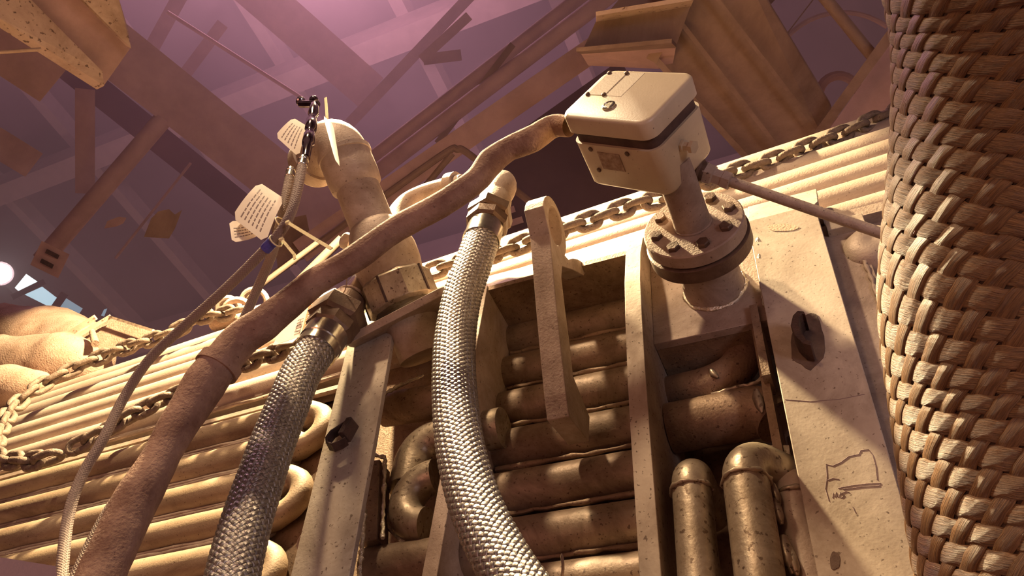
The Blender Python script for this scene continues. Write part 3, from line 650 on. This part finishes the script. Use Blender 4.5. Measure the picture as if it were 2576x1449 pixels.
# ================================================================= BRAID WEAVER
def resample(path, n):
    L = [0]
    for a, b in zip(path[:-1], path[1:]): L.append(L[-1]+(b-a).length)
    out = []; j = 0
    for i in range(n):
        s = L[-1]*i/(n-1)
        while j < len(L)-2 and L[j+1] < s: j += 1
        t = (s-L[j])/max(1e-9, L[j+1]-L[j]); out.append(path[j].lerp(path[j+1], t))
    return out, L[-1]
def weave(path, radius, a, b, nA, nB, wid, amp, parent, name, m_, split=True, start=None, core=M_core, wprof=None, seed=1, sub=4, rfun=None):
    """Plain-weave tubular braid. a, b: lattice steps (around, along) in metres. Strands are ribbons rising over and dipping under."""
    random.seed(seed)
    n = 160; P, Lt = resample(path, n); fr_ = frames(P)
    if start is not None:      # rotate frames so angle 0 faces 'start'
        p0, t0, a0, b0 = fr_[0]; st = (start - t0*start.dot(t0)).normalized(); ang = math.atan2(st.dot(b0), st.dot(a0))
    else: ang = 0
    def pos(s, t, h):
        x = max(0., min(1., t/Lt))*(n-1); k = min(int(x), n-2); f = x-k
        p, tt, A, B = fr_[k]; p2, t2, A2, B2 = fr_[k+1]
        ce = p.lerp(p2, f); A_ = A.lerp(A2, f); B_ = B.lerp(B2, f); q = -s/radius+ang
        rr = radius*(rfun(t/Lt) if rfun else 1)
        return ce + (A_*math.cos(q)+B_*math.sin(q))*(rr+h)
    MB().tube(P, [(radius-amp*1.4)*(rfun(i/(n-1)) if rfun else 1) for i in range(n)], 28).build('core', core, parent, 60)
    allmb = MB(); xs = (-1,-.86,-.45,0,.45,.86,1); hs = (-1.0,-.1,.55,.75,.55,-.1,-1.0)
    for fam in (0, 1):
        cnt = nA if fam == 0 else nB
        for j in range(cnt):
            mb = allmb if not split else MB()
            st_ = a if fam == 0 else b; ot = b if fam == 0 else a
            i0 = (-j*ot[1])/st_[1]; i1 = (Lt-j*ot[1])/st_[1]
            lo, hi = min(i0, i1), max(i0, i1); k0, k1 = math.ceil(lo*sub), math.floor(hi*sub)
            rows = []; ww = wid[fam]*random.uniform(.94,1.05); ln = math.hypot(*ot)
            du = (ot[0]/ln*ww/2, ot[1]/ln*ww/2); drift = random.uniform(-.05,.05)
            o = len(mb.v)
            for k in range(k0, k1+1):
                uu = k/sub; s = uu*st_[0]+j*ot[0]; t = uu*st_[1]+j*ot[1]
                c_ = math.cos(math.pi*(uu+j)); c_ = math.copysign(abs(c_)**.7, c_)
                h = amp*(c_ if fam == 0 else -c_) + amp*drift
                for x, hh_ in zip(xs, hs):
                    wv = 1+.06*math.sin(k*1.7+j)
                    mb.v.append(pos(s+du[0]*x*wv, t+du[1]*x*wv, h+hh_*amp*.8)); mb.uv[len(mb.v)-1] = (x*.5+.5+j*3.1, uu)
            m7 = len(xs)
            for r in range(k1-k0):
                for q in range(m7-1):
                    mb.f.append((o+r*m7+q, o+r*m7+q+1, o+(r+1)*m7+q+1, o+(r+1)*m7+q))
            if split and k1 > k0: mb.build(name, m_, parent, 70)
    if not split: allmb.build(name, m_, parent, 70, kind='stuff')

# ---- huge woven sleeve at the right
sl = thing('braided_sleeve', 'huge woven glass fibre sleeve filling the right edge', 'sleeve', atd(2600, 1400, .8))
DS = .74; kx = DS/F
spine = [atd(x+72, y, DS+.02) for x, y in [(2580,-330),(2630,0),(2620,300),(2590,560),(2573,760),(2608,1000),(2655,1250),(2700,1449),(2760,1700)]]
c_ = 48*kx*1.0
RS = .125; g_ = 1      # 7*(a*5+b)=circumference, a=(8.4,1.68)u, b=(5.9..)u
ua = (8.4*1.0, 1.75); ub_ = (6.0, -8.75)     # p=35,q=7 -> 35*8.4+7*6=336 ; 35*1.75-7*8.75=0
g_ = 2*math.pi*RS/384.
weave(spline(spine, 10), RS, (ua[0]*g_, ua[1]*g_), (ub_[0]*g_, ub_[1]*g_), 8, 40, (9.3*g_, 7.1*g_), .0009, sl, 'strand', M_sleeve, True, start=-zf, seed=5, sub=5)

# ---- two stainless braided hoses with couplings
def steel_hose(px_pts, y, r, name_lbl, n=20, seed=2):
    t = thing('braided_steel_hose', name_lbl, 'hose', at(px_pts[0][0], px_pts[0][1], px_pts[0][2]), 'braided steel hoses with hex couplings')
    pts = [at(*p) for p in px_pts]; C = 2*math.pi*r; c = C/(2*n)
    weave(spline(pts, 8), r, (c, c*.98), (c, -c*.98), n, n, (c*1.28, c*1.28), .0008, t, 'braid', M_braid, False, seed=seed, sub=4)
    return t, pts
hA, pA = steel_hose([(797,880,.785),(757,940,.775),(722,1025,.765),(686,1115,.753),(652,1215,.74),(618,1320,.73),(585,1449,.72),(560,1600,.71)], 0, .0345, 'left stainless braided hose dropping from the brown hex coupling')
hB, pB = steel_hose([(1211,605,.80),(1192,660,.795),(1163,745,.79),(1146,840,.785),(1142,920,.78),(1145,1010,.775),(1154,1100,.77),(1172,1190,.765),(1208,1300,.76),(1275,1430,.755),(1350,1540,.75)], 0, .0335, 'right stainless braided hose curving down past the ringed lug', seed=4)
def coupling(t, p_end, p_next, k, parts):
    d = (p_end-p_next).normalized()
    for nm, prof, m_, poly in parts:
        MB().lathe(p_end-d*.006, d, [(h*k, r*k) for h, r in prof], 36, poly=poly).build(nm, m_, t, 30 if poly else 35)
    return d
dA = coupling(hA, pA[0], pA[1], 1.04, [
    ('ferrule', [(0,.0375),(.018,.0378),(.020,.0395),(.050,.0395),(.053,.036)], M_steel, None),
    ('collar_nut', [(.050,.040),(.056,.045),(.078,.045),(.082,.040)], M_nut, 8),
    ('hex_nut', [(.078,.046),(.084,.054),(.116,.054),(.124,.046)], M_nut, 6),
    ('stub', [(.12,.034),(.15,.034)], M_nut, None)])
dB = coupling(hB, pB[0], pB[1], 1.0, [
    ('ferrule', [(0,.0365),(.008,.037),(.010,.0355),(.048,.0355),(.051,.033)], M_steel, None),
    ('hex_nut', [(.049,.038),(.055,.043),(.075,.043),(.080,.038)], M_nut, 8),
    ('hex_nut', [(.078,.042),(.084,.047),(.106,.047),(.112,.040)], M_nut, 6),
    ('stub', [(.11,.034),(.150,.034),(.155,.031),(.165,.031)], M_dust, None)])
# metal elbow above coupling B, running left behind the dusty hose
e0 = pB[0]+dB*.150
el = thing('feed_pipe', 'dusty feed pipe from the elbow pipe body to the right braided hose', 'pipe', e0)
ye = e0.y
pth = spline([e0-dB*.01, e0+dB*.004, at(1263,466,ye+.004), at(1238,452,ye+.015), at(1190,458,ye+.02), at(1110,474,ye+.025), at(1060,490,ye+.03), at(1020,512,ye+.03), at(992,550,ye+.02), at(980,600,ye+.0)], 6)
MB().tube(pth[:14], .031, 22).build('elbow', M_dust, el, 60)
MB().tube(pth[12:28], .017, 18).build('tube', M_pipe, el, 60)
MB().tube(pth[26:], .022, 22).build('elbow', M_dust, el, 60)
q0 = pth[27]; q1 = pth[29]
MB().lathe(q0, (q1-q0), [(0,.031),(.022,.031)], 24).build('collar', M_dust, el, 40)
# chrome nipple from coupling A to the union body
na = pA[0]+dA*.128
nb = at(930, 690, .83)
nz = thing('nipple', 'polished steel nipple between the brown hex coupling and the valve body', 'pipe', na)
MB().lathe(na, nb-na, [(0,.034),(.01,.034),(.012,.028),(.03,.028),(.032,.0255),((nb-na).length,.0255)], 30).build('polished_stub', M_steel, nz, 40)
MB().tube(arc(na+(nb-na).normalized()*.035, (nb-na).orthogonal(), (nb-na).normalized().cross((nb-na).orthogonal()), 1.0*.030/(nb-na).orthogonal().length, 0, 2*math.pi, 24)[:-1], .003, 8, closed=True).build('seal_ring', M_dust, nz, 60)

# ================================================================= ELBOW VALVE ASSEMBLY (left centre)
va = thing('elbow_pipe', 'tall dusty pipe with a rounded elbow head above the bolted valve body', 'pipe', at(1040, 830, .88))
base = at(1040, 825, .89); top = at(868, 395, .64)
ax = (top-base).normalized()
pc = lambda f: base + (top-base)*f
M_va = M_dust
# flange plate with hole
side = ax.cross(V((.2,0,1))).normalized(); oth = ax.cross(side).normalized()
c = pc(.05)
sd = (at(1125,790,.885)-at(905,868,.885)).normalized(); sd = (sd-ax*sd.dot(ax)).normalized(); o2 = ax.cross(sd).normalized()
def rr3(c, u_, v_, hu, hv, r, n=5):
    pts = []
    for (sx, sz, a0) in ((1,1,0),(-1,1,90),(-1,-1,180),(1,-1,270)):
        for i in range(n+1):
            a = R_(a0+90*i/n); pts.append(c+u_*(sx*(hu-r)+r*math.cos(a))+v_*(sz*(hv-r)+r*math.sin(a)))
    return pts
MB().prism(rr3(pc(.02), sd, o2, .115, .075, .02), ax*.016).build('base_flange', M_va, va, 30, .001)
MB().lathe(pc(.02)-ax*.07, ax, [(0,.05),(.065,.05),(.07,.054)], 30).build('stub_neck', M_va, va, 40)
for s1, s2 in ((1,-1),(1,1),(-1,1),(-1,-1)):
    MB().lathe(pc(.02)+ax*.0155+sd*(.092*s1)+o2*(.052*s2), ax, [(0,.011),(.0012,.011)], 16).build('bolt_hole', M_black, va, 0)
# faceted union
MB().lathe(pc(.105), ax, [(0,.064),(.006,.073),(.060,.073),(.068,.064)], poly=10).build('union_nut', M_shiny, va, 25, .0015)
aa_ = ax.orthogonal().normalized(); bb_ = ax.cross(aa_)
for k in range(5):
    q = 2*math.pi*(k*2+.0)/10; dv_ = aa_*math.cos(q)+bb_*math.sin(q); tv_ = ax.cross(dv_)
    MB().box(pc(.105)+ax*.034+dv_*.0725, dv_*.0022, tv_*.0022, ax*.028).build('slot', M_black, va, 0)
MB().lathe(pc(.105)+ax*.064, ax, [(0,.060),(.012,.060),(.02,.056)], 30).build('union_ring', M_va, va, 40)
# valve body
Lb = (top-base).length
MB().lathe(pc(.27), ax, [(0,.062),(.03,.067),(.06,.068),(.09,.062),(.115,.054),(.125,.048)], 36).build('valve_body', M_va, va, 60)
body_tube = [pc(.45), pc(.6), pc(.78), pc(.80)]
MB().tube([pc(.40), pc(.62), pc(.80)], [.049,.046,.046], 32).build('riser', M_va, va, 60)
MB().lathe(pc(.80), ax, [(0,.046),(.008,.053),(.03,.055),(.085,.055),(.09,.053)], 36).build('socket', M_va, va, 40)
# elbow head turning to the left/back
hc = pc(.80)+ax*.085
turn = (at(720,345,.62)-at(868,330,.60)).normalized(); turn = (turn-ax*turn.dot(ax)).normalized()
Rb = .056
hp = arc(hc+turn*Rb, -turn, ax, Rb, 0, math.pi/2, 10)
MB().tube(hp+[hp[-1]+turn*.05], .052, 30).build('elbow_head', M_va, va, 60)
MB().lathe(hp[-1]+turn*.035, turn, [(0,.052),(.002,.057),(.030,.057),(.038,.053),(.044,.04),(.046,.001)], 34).build('elbow_lip', M_va, va, 40)
MB().lathe(hc-ax*.01, ax, [(0,.053),(.002,.0575),(.012,.0575),(.014,.053)], 34).build('socket_lip', M_va, va, 40)
# small side plug
sp_ = pc(.47)
MB().lathe(at(885,612,.77), at(860,600,.76)-at(900,618,.78), [(0,.018),(.018,.018),(.022,.014)], 20).build('side_plug', M_pipe, va, 40)
MB().tube([at(700+250,520,.82), at(985,545,.83), at(1000,560,.84)], .004, 8).build('weld_bead', M_weld, va, 60)

# ---- quick coupler on top with thin hoses
YQ = .50
qc = thing('quick_coupler', 'dark chromed quick coupler pair at the tips of the thin hoses', 'coupler', at(780, 300, YQ))
q_top, q_bot = at(792, 262, YQ), at(770, 392, YQ)
dq = (q_bot-q_top).normalized()
Lq = (q_bot-q_top).length
MB().lathe(q_top, dq, [(h*Lq/.058, r) for h, r in ((0,.006),(.002,.009),(.012,.0102),(.014,.008),(.020,.008),(.021,.0108),(.030,.0108),(.031,.0085),(.036,.0085),(.037,.011),(.046,.011),(.047,.0078),(.060,.0078))], 24).build('coupler_body', M_chrome, qc, 40)
MB().lathe(at(776,350,YQ), dq, [(0,.008),(.002,.0105),(.010,.0105),(.012,.007),(Lq*.35,.0065)], 20).build('coupler_stem', M_chrome, qc, 40)
MB().tube([at(757,262,YQ), at(798,262,YQ)], [.0072,.0072], 16).build('cross_piece', M_chrome, qc, 60)
MB().lathe(at(757,250,YQ), dq, [(0,.003),(.001,.007),(.006,.0092),(.011,.008),(.014,.0088),(.018,.004)], 20).build('cap_nut', M_chrome, qc, 50)
MB().lathe(at(790,248,YQ), dq, [(0,.003),(.001,.007),(.006,.0092),(.010,.009),(.014,.007)], 20).build('cap_nut', M_chrome, qc, 50)

def thin_hose(pts, r, label, ferr):
    t = thing('thin_hose', label, 'hose', at(*pts[0]), 'thin hoses from the quick coupler'); P = [at(*p) for p in pts]
    c = 2*math.pi*r/(2*10)
    d = (P[0]-P[1]).normalized()
    weave(spline(P, 8), r, (c, c*1.0), (c, -c*1.0), 10, 10, (c*1.3, c*1.3), .00035, t, 'braid', M_thin, False, sub=3, core=M_rubber)
    MB().lathe(P[0]-d*.002, d, [(0,r*1.02),(.001,r*1.16),(.008,r*1.16),(.009,r*1.05),(.018,r*1.05),(.019,r*1.16),(.025,r*1.16),(.027,r*.8)], 22).build('ferrule', M_steel, t, 40)
    return t, P
t1, P1 = thin_hose([(760,418,.50),(748,478,.505),(730,540,.515),(696,596,.53),(628,668,.555),(548,745,.58),(455,828,.61),(375,905,.63),(312,1000,.65),(262,1100,.655),(205,1200,.66),(172,1300,.66),(155,1449,.66),(150,1560,.66)], .0078, 'left thin grey hose sweeping from the coupler to the bottom edge', 1)
t2, P2 = thin_hose([(729,446,.53),(718,500,.535),(706,560,.55),(684,640,.59),(650,720,.63),(605,820,.665),(560,900,.68),(480,1010,.69),(400,1110,.70),(325,1210,.70),(258,1310,.70),(190,1449,.70),(150,1540,.70)], .0078, 'right thin grey hose passing behind the dusty sleeve hose', 1)
seg_ = spline(P1, 8)
# blue tape
k0 = min(range(len(seg_)), key=lambda i: (seg_[i]-at(682,606,.535)).length)
MB().tube([seg_[k0-1].lerp(seg_[k0],.3), seg_[k0], seg_[k0].lerp(seg_[k0+1],.9), seg_[k0+1].lerp(seg_[k0+2],.6)], .0092, 18).build('tape_band', M_blue, t1, 60)['label'] = 'blue tape band'

# ---- cable ties
def tie(label, pts, y, wpx=8, loop=None):
    P = [at(px, py, y) for px, py in pts]; t = thing('cable_tie', label, 'cable tie', P[0], 'cable ties on the thin hoses')
    wv = pxr(wpx, P[0])
    mb = MB()
    for a, b in zip(P[:-1], P[1:]):
        d = (b-a).normalized(); sdv = d.cross(V((0,1,0))).normalized()*wv
        mb.box((a+b)/2, (b-a)/2*1.02, sdv, V((0,.0006,0)))
    mb.build('tail', M_tie, t, 0)
    if loop:
        c, r, nrm = loop; c = at(*c); nrm = V(nrm).normalized(); a = nrm.orthogonal().normalized(); b = nrm.cross(a)
        MB().tube(arc(c, a, b, r, 0, 2*math.pi, 20)[:-1], .0012, 6, closed=True).build('loop', M_tie, t, 60)
        MB().box(P[0], (.0032,0,0), (0,.0028,0), (0,0,.0028)).build('head', M_tie, t, 0, .0004)
hd = (P1[3]-P1[4])
tie('pale cable tie with its long tail pointing right across the dark', [(724,560),(760,582),(800,606),(834,626)], .51, 8, ((708,560,.528), .0115, hd))
tie('pale cable tie with a short kinked tail below the tags', [(708,602),(722,618),(740,640),(742,652)], .53, 7, ((694,606,.533), .0115, hd))
tie('pale cable tie standing upright behind the quick coupler', [(823,300),(821,270),(819,246)], .52, 7)

# ---- paper tags
def tagcard(label, px4, y, lines=6, yoff=None, curl=.0, band=None, words=None, txt=(.15,.85)):
    ys = yoff or [0]*4
    C = [at(px, py, y+dy) for (px, py), dy in zip(px4, ys)]
    t = thing('paper_tag', label, 'tag', C[0], 'paper tags around the hose couplings')
    n = 8; mb = MB(); N_ = (C[1]-C[0]).cross(C[3]-C[0]).normalized()
    if N_.dot(CAM-C[0]) < 0: N_ = -N_
    def P(u, v_, off=0): 
        return C[0].lerp(C[1], u).lerp(C[3].lerp(C[2], u), v_) + N_*(curl*math.sin(u*math.pi)+off)
    cut = .12; outl = []
    top_ = []; 
    def corner(u, v_): return (u, v_)
    # rounded outline grid: build strip rows with clipped corners
    rows = []
    for i in range(n+1):
        u = i/n; e = 0
        if u < cut: e = cut*(1-math.sqrt(max(0, 1-((cut-u)/cut)**2)))
        if u > 1-cut: e = cut*(1-math.sqrt(max(0, 1-((u-1+cut)/cut)**2)))
        rows.append((P(u, e), P(u, 1-e)))
    vs = []
    for a, b in rows: vs += [a, b, b-N_*.0006, a-N_*.0006]
    fs = [(0,1,2,3), (4*n+3,4*n+2,4*n+1,4*n)]
    for i in range(n):
        for k in range(4): fs.append((4*i+k, 4*i+(k+1) % 4, 4*i+4+(k+1) % 4, 4*i+4+k))
    MB().add(vs, fs).build('card', M_paper, t, 30)
    mbt = MB()
    rnd = random.Random(len(label))
    for l in range(lines):
        v0 = txt[0]+(txt[1]-txt[0])*(l+.5)/lines; u = .12
        while u < .85:
            wv = rnd.uniform(.05,.13)
            if u+wv > .88: break
            th = .13*(txt[1]-txt[0])/lines
            mbt.quadbox([P(u,v0-th,.0002), P(u+wv,v0-th,.0002), P(u+wv,v0+th,.0002), P(u,v0+th,.0002), P(u,v0-th,.0005), P(u+wv,v0-th,.0005), P(u+wv,v0+th,.0005), P(u,v0+th,.0005)])
            u += wv+.03
    if lines: mbt.build('print', M_ink, t, 0, kind='stuff')
    if band:
        u0, u1 = band
        MB().quadbox([P(u0,.04,.0002),P(u1,.04,.0002),P(u1,.96,.0002),P(u0,.96,.0002),P(u0,.04,.0006),P(u1,.04,.0006),P(u1,.96,.0006),P(u0,.96,.0006)]).build('warning_band', M_orange, t, 0)
    if words:
        for (s_, u, v_, size, rot, m_) in words:
            cu = bpy.data.curves.new('lettering', 'FONT'); cu.body = s_; cu.size = size; cu.extrude = .0002; cu.align_x = 'CENTER'; cu.align_y = 'CENTER'
            to = bpy.data.objects.new('lettering', cu); COL.objects.link(to)
            bpy.context.view_layer.update()
            me = bpy.data.meshes.new_from_object(to.evaluated_get(bpy.context.evaluated_depsgraph_get())); bpy.data.objects.remove(to)
            X_ = (C[1]-C[0]).normalized(); Y_ = N_.cross(X_)
            c_, s2 = math.cos(R_(rot)), math.sin(R_(rot)); Xr = X_*c_+Y_*s2; Yr = N_.cross(Xr)
            mm = Matrix((Xr, Yr, N_)).transposed().to_4x4(); mm.translation = P(u, v_, .0010)
            me.transform(mm); me.materials.clear(); me.materials.append(m_)
            oo = bpy.data.objects.new('lettering', me); COL.objects.link(oo); oo.parent = t; oo.matrix_parent_inverse = t.matrix_basis.inverted()
    return t
tagcard('large square paper tag with faint grey print on the thin hoses', [(583,546),(652,458),(716,500),(668,612)], .525, 6, curl=.003)
tagcard('small lit paper tag below the large square tag', [(576,556),(648,548),(652,592),(584,610)], .54, 4, curl=-.002, txt=(.3,.85))
tagcard('printed paper tag left of the quick coupler', [(692,342),(738,296),(774,318),(752,396)], .52, 5, curl=.002)
tagcard('narrow paper tag seen edge-on right of the quick coupler', [(812,290),(838,312),(856,420),(842,400)], .505, 0, [0,.012,.02,.0])
tagcard('warning tag with an orange band behind the brown hex coupling', [(715,775),(806,742),(780,838),(690,868)], .80, 0, [0,0,0,0], band=(.74,.94), words=[('HOT', .60, .70, .020, -90, M_ink), ('WARNING', .84, .45, .013, -90, M_paper)])
tagcard('folded pale tag beside the polished nipple', [(800,745),(845,722),(850,745),(828,770)], .80, 0, [0,.01,.01,0])
o = MB().tube(spline([at(894,640,.70), at(880,665,.72), at(874,690,.74), at(868,730,.76), at(846,750,.78)], 5), .0012, 6).build('tag_wire', M_dust); tag(o, 'thin wire hanging from the dusty sleeve hose to the folded tag', 'wire')
o = MB().prism([at(600,812,1.05), at(640,770,1.05), at(705,752,1.05), at(720,790,1.05), at(640,850,1.05)], V((0,.004,0))).build('pale_sheet', M_paper, None, 0); tag(o, 'pale sheet lying behind the dusty sleeve hose', 'sheet')
o = MB().prism([at(686,868,.86), at(700,842,.86), at(748,800,.87), at(752,846,.87), at(735,862,.86)], V((0,.003,0))).build('pale_sheet', M_paper, None, 0); tag(o, 'pale curled sheet under the warning tag', 'sheet')

# ---- thick dusty sleeve hose
dh = [(1432,318,.60,52),(1390,318,.60,58),(1340,350,.60,66),(1280,375,.60,62),(1235,408,.60,70),(1195,455,.60,64),(1120,510,.60,66),(1000,575,.60,64),(890,652,.60,66),(800,705,.60,68),(725,765,.60,76),(665,812,.60,82),(610,850,.60,84),(562,905,.60,92),(515,968,.60,98),(462,1050,.60,88),(410,1140,.60,84),(355,1235,.60,94),(300,1345,.60,98),(255,1449,.60,102),(215,1560,.60,104)]
th_ = thing('dusty_sleeve_hose', 'thick dust covered sleeve hose sagging from the junction box to the bottom left', 'hose', at(*dh[0][:3]))
path = spline([at(*p[:3]) for p in dh], 12); rr = lerp_list([pxr(p[3], at(*p[:3]))*1.0 for p in dh], len(path))
mb = MB(); fr_ = frames(path); sg = 28; o_ = 0
for i, ((p, t_, a_, b_), r) in enumerate(zip(fr_, rr)):
    for k in range(sg):
        q = 2*math.pi*k/sg; dv = a_*math.cos(q)+b_*math.sin(q)
        w1 = noise.noise((p+dv*r)*16)*.10 + noise.noise((p+dv*r)*60)*.022
        mb.v.append(p+dv*r*(1+w1))
for i in range(len(path)-1):
    for k in range(sg): mb.f.append((i*sg+k, i*sg+(k+1) % sg, (i+1)*sg+(k+1) % sg, (i+1)*sg+k))
mb.build('sleeve', M_rubber, th_, 80)
for (i0, wb) in ((158, 3), (160, 3)):
    p, t_, a_, b_ = fr_[i0]; MB().tube([path[i0]-t_*.004, path[i0]+t_*.004], [rr[i0]*1.14]*2, 26).build('wrap_band', M_rubber, th_, 60)

# ================================================================= CHAIN
def chain_path(pts): return spline([at(*p) for p in pts], 8)
def link_mesh(Ls, Ws, r, seg=8, n=10):
    mb = MB(); h = Ls/2-Ws/2; pts = []
    for i in range(n+1): a = -math.pi/2+math.pi*i/n; pts.append(V((h+math.cos(a)*Ws/2, math.sin(a)*Ws/2, 0)))
    for i in range(n+1): a = math.pi/2+math.pi*i/n; pts.append(V((-h+math.cos(a)*Ws/2, math.sin(a)*Ws/2, 0)))
    mb.tube(pts, r, seg, closed=True); return mb
def chain(label, pts, pitch, group='chains slung along the furnace wall', roll=35, scale=1.0):
    t = thing('chain', label, 'chain', at(*pts[0]), group)
    P = chain_path(pts); L = [0]
    for a, b in zip(P[:-1], P[1:]): L.append(L[-1]+(b-a).length)
    n = int(L[-1]/pitch); wire = pitch*.185*scale
    first = link_mesh(pitch+wire*2, pitch*.74*scale, wire).build('link', M_chain, t, 80)
    me = first.data; j = 0
    for i in range(n):
        s = pitch*(i+.5)
        while j < len(L)-2 and L[j+1] < s: j += 1
        f = (s-L[j])/(L[j+1]-L[j]); p = P[j].lerp(P[j+1], f); d = (P[j+1]-P[j]).normalized()
        nrm = V((0,-1,.25)); yv = d.cross(nrm).normalized()
        rl = R_(roll + (90 if i % 2 else 0) + random.uniform(-9,9)); zv = d.cross(yv)
        y2 = yv*math.cos(rl)+zv*math.sin(rl); z2 = d.cross(y2)
        mm = Matrix((d, y2, z2)).transposed().to_4x4(); mm.translation = p
        o = first if i == 0 else first.copy()
        if i: COL.objects.link(o)
        o.parent = t; o.matrix_parent_inverse = Matrix(); o.matrix_basis = t.matrix_basis.inverted() @ mm
    return t
chain('rusty chain slung from the sleeve past the junction box neck', [(2330,250,1.13),(2240,285,1.12),(2150,325,1.11),(2050,365,1.10),(1950,402,1.09),(1850,432,1.08),(1760,465,1.05),(1690,495,1.02),(1610,512,1.0),(1540,535,.985),(1470,560,.97),(1410,580,.96),(1340,602,.96),(1270,632,.97),(1200,650,.98),(1130,668,.99),(1060,690,1.0)], .040, scale=1.05)
chain('dusty chain along the top edge of the lit pipes at left', [(612,776,1.2),(560,790,1.2),(500,800,1.2),(450,828,1.2),(390,852,1.19),(320,874,1.18),(250,900,1.17),(190,925,1.15),(130,955,1.13),(80,985,1.11),(40,1020,1.09),(10,1060,1.06),(-10,1110,1.03),(-5,1150,1.01),(60,1160,1.0),(120,1152,1.0),(180,1122,1.01)], .048, scale=1.05)
chain('dusty chain hanging lower across the lit pipes at left', [(180,1128,1.01),(240,1098,1.015),(290,1068,1.02),(340,1040,1.025),(400,1010,1.03),(460,985,1.03),(520,950,1.02),(590,925,1.0),(640,905,.99),(700,885,.98),(760,862,.97)], .044, scale=1.05)

# ================================================================= LEFT CORNER: dusty hoses, bracket, plate
def lumpy(label, pts, rpx, name='dust_covered_duct', seed=0):
    P = spline([at(*p) for p in pts], 8); r00 = pxr(rpx, P[0])
    mb = MB(); f2 = frames(P); sg = 48
    for ii, (p, t_, a_, b_) in enumerate(f2):
        r0 = r00*min(1, .12+math.sqrt(max(0, (len(P)-1-ii)/14)))
        for k in range(sg):
            q = 2*math.pi*k/sg; dv = a_*math.cos(q)+b_*math.sin(q); w1 = noise.noise((p+dv*r0)*6+V((seed,0,0)))*.12+noise.noise((p+dv*r0)*30)*.03
            mb.v.append(p+dv*r0*(1+w1))
    for i in range(len(P)-1):
        for k in range(sg): mb.f.append((i*sg+k, i*sg+(k+1) % sg, (i+1)*sg+(k+1) % sg, (i+1)*sg+k))
    mb.f.append(tuple(range(sg))[::-1]); mb.f.append(tuple((len(P)-1)*sg+k for k in range(sg)))
    return tag(mb.build(name, M_mound, None, 80), label, 'duct')
lumpy('dust covered rounded duct at the left edge, upper of two', [(-200,850,1.50),(-40,856,1.50),(90,868,1.50),(180,885,1.50),(260,905,1.50)], 132, seed=1)
lumpy('dust covered rounded duct at the left edge, lower of two', [(-200,925,1.38),(-40,930,1.38),(90,930,1.38),(190,925,1.39),(260,925,1.40)], 120, seed=4)
lumpy('low dust heap below the two ducts at the left edge', [(-160,985,1.28),(-40,985,1.28),(60,975,1.28),(130,955,1.30)], 90, 'dust_heap', seed=7)
bk = thing('angle_bracket', 'folded dusty steel bracket between the ducts and the chain', 'bracket', at(300, 840, 1.36))
MB().prism([at(196,842,1.36), at(275,796,1.36), at(384,832,1.36), at(330,880,1.36), at(240,885,1.36)], V((0,.02,0))).build('face', M_mound, bk, 0, .002)
MB().box(*beam_box(at(165,845,1.35), at(240,798,1.35), 12)).build('flange', M_beaml, bk, 0)
MB().box(*beam_box(at(190,848,1.33), at(278,796,1.33), 9)).build('flange', M_beaml, bk, 0)
MB().box(*beam_box(at(276,797,1.33), at(386,832,1.33), 6)).build('flange', M_beaml, bk, 0)
MB().tube([at(232,835,1.31), at(240,865,1.31)], [.012,.015], 14).build('peg', M_mound, bk, 60)
o = plate_px([(-60,1392,1.15),(140,1424,1.15),(150,1500,1.15),(-60,1500,1.15)], .01, 'corner_plate', M_beam); tag(o, 'dark plate corner at the bottom left', 'plate')
for (cx2, cy2, rx2, y2) in ((598,790,34,1.3),(575,778,26,1.35),(640,760,30,1.4)):
    o = MB().tube(arc(at(cx2,cy2,y2), xr, yd, pxr(rx2*2, at(cx2,cy2,y2)), math.pi*.95, math.pi*2.0, 12), .012, 10).build('cable_loop', M_dust)
    tag(o, {34:'largest dusty cable loop above the left chain', 26:'dusty cable loop left of the largest loop above the chain', 30:'dusty cable loop nearest the dusty sleeve hose'}[rx2], 'cable')
o = MB().tube([at(540,812,1.28), at(600,800,1.28), at(625,815,1.27)], [.03,.035,.02], 14).build('dust_heap', M_mound); tag(o, 'small dust heap at the end of the left chain', 'dust')
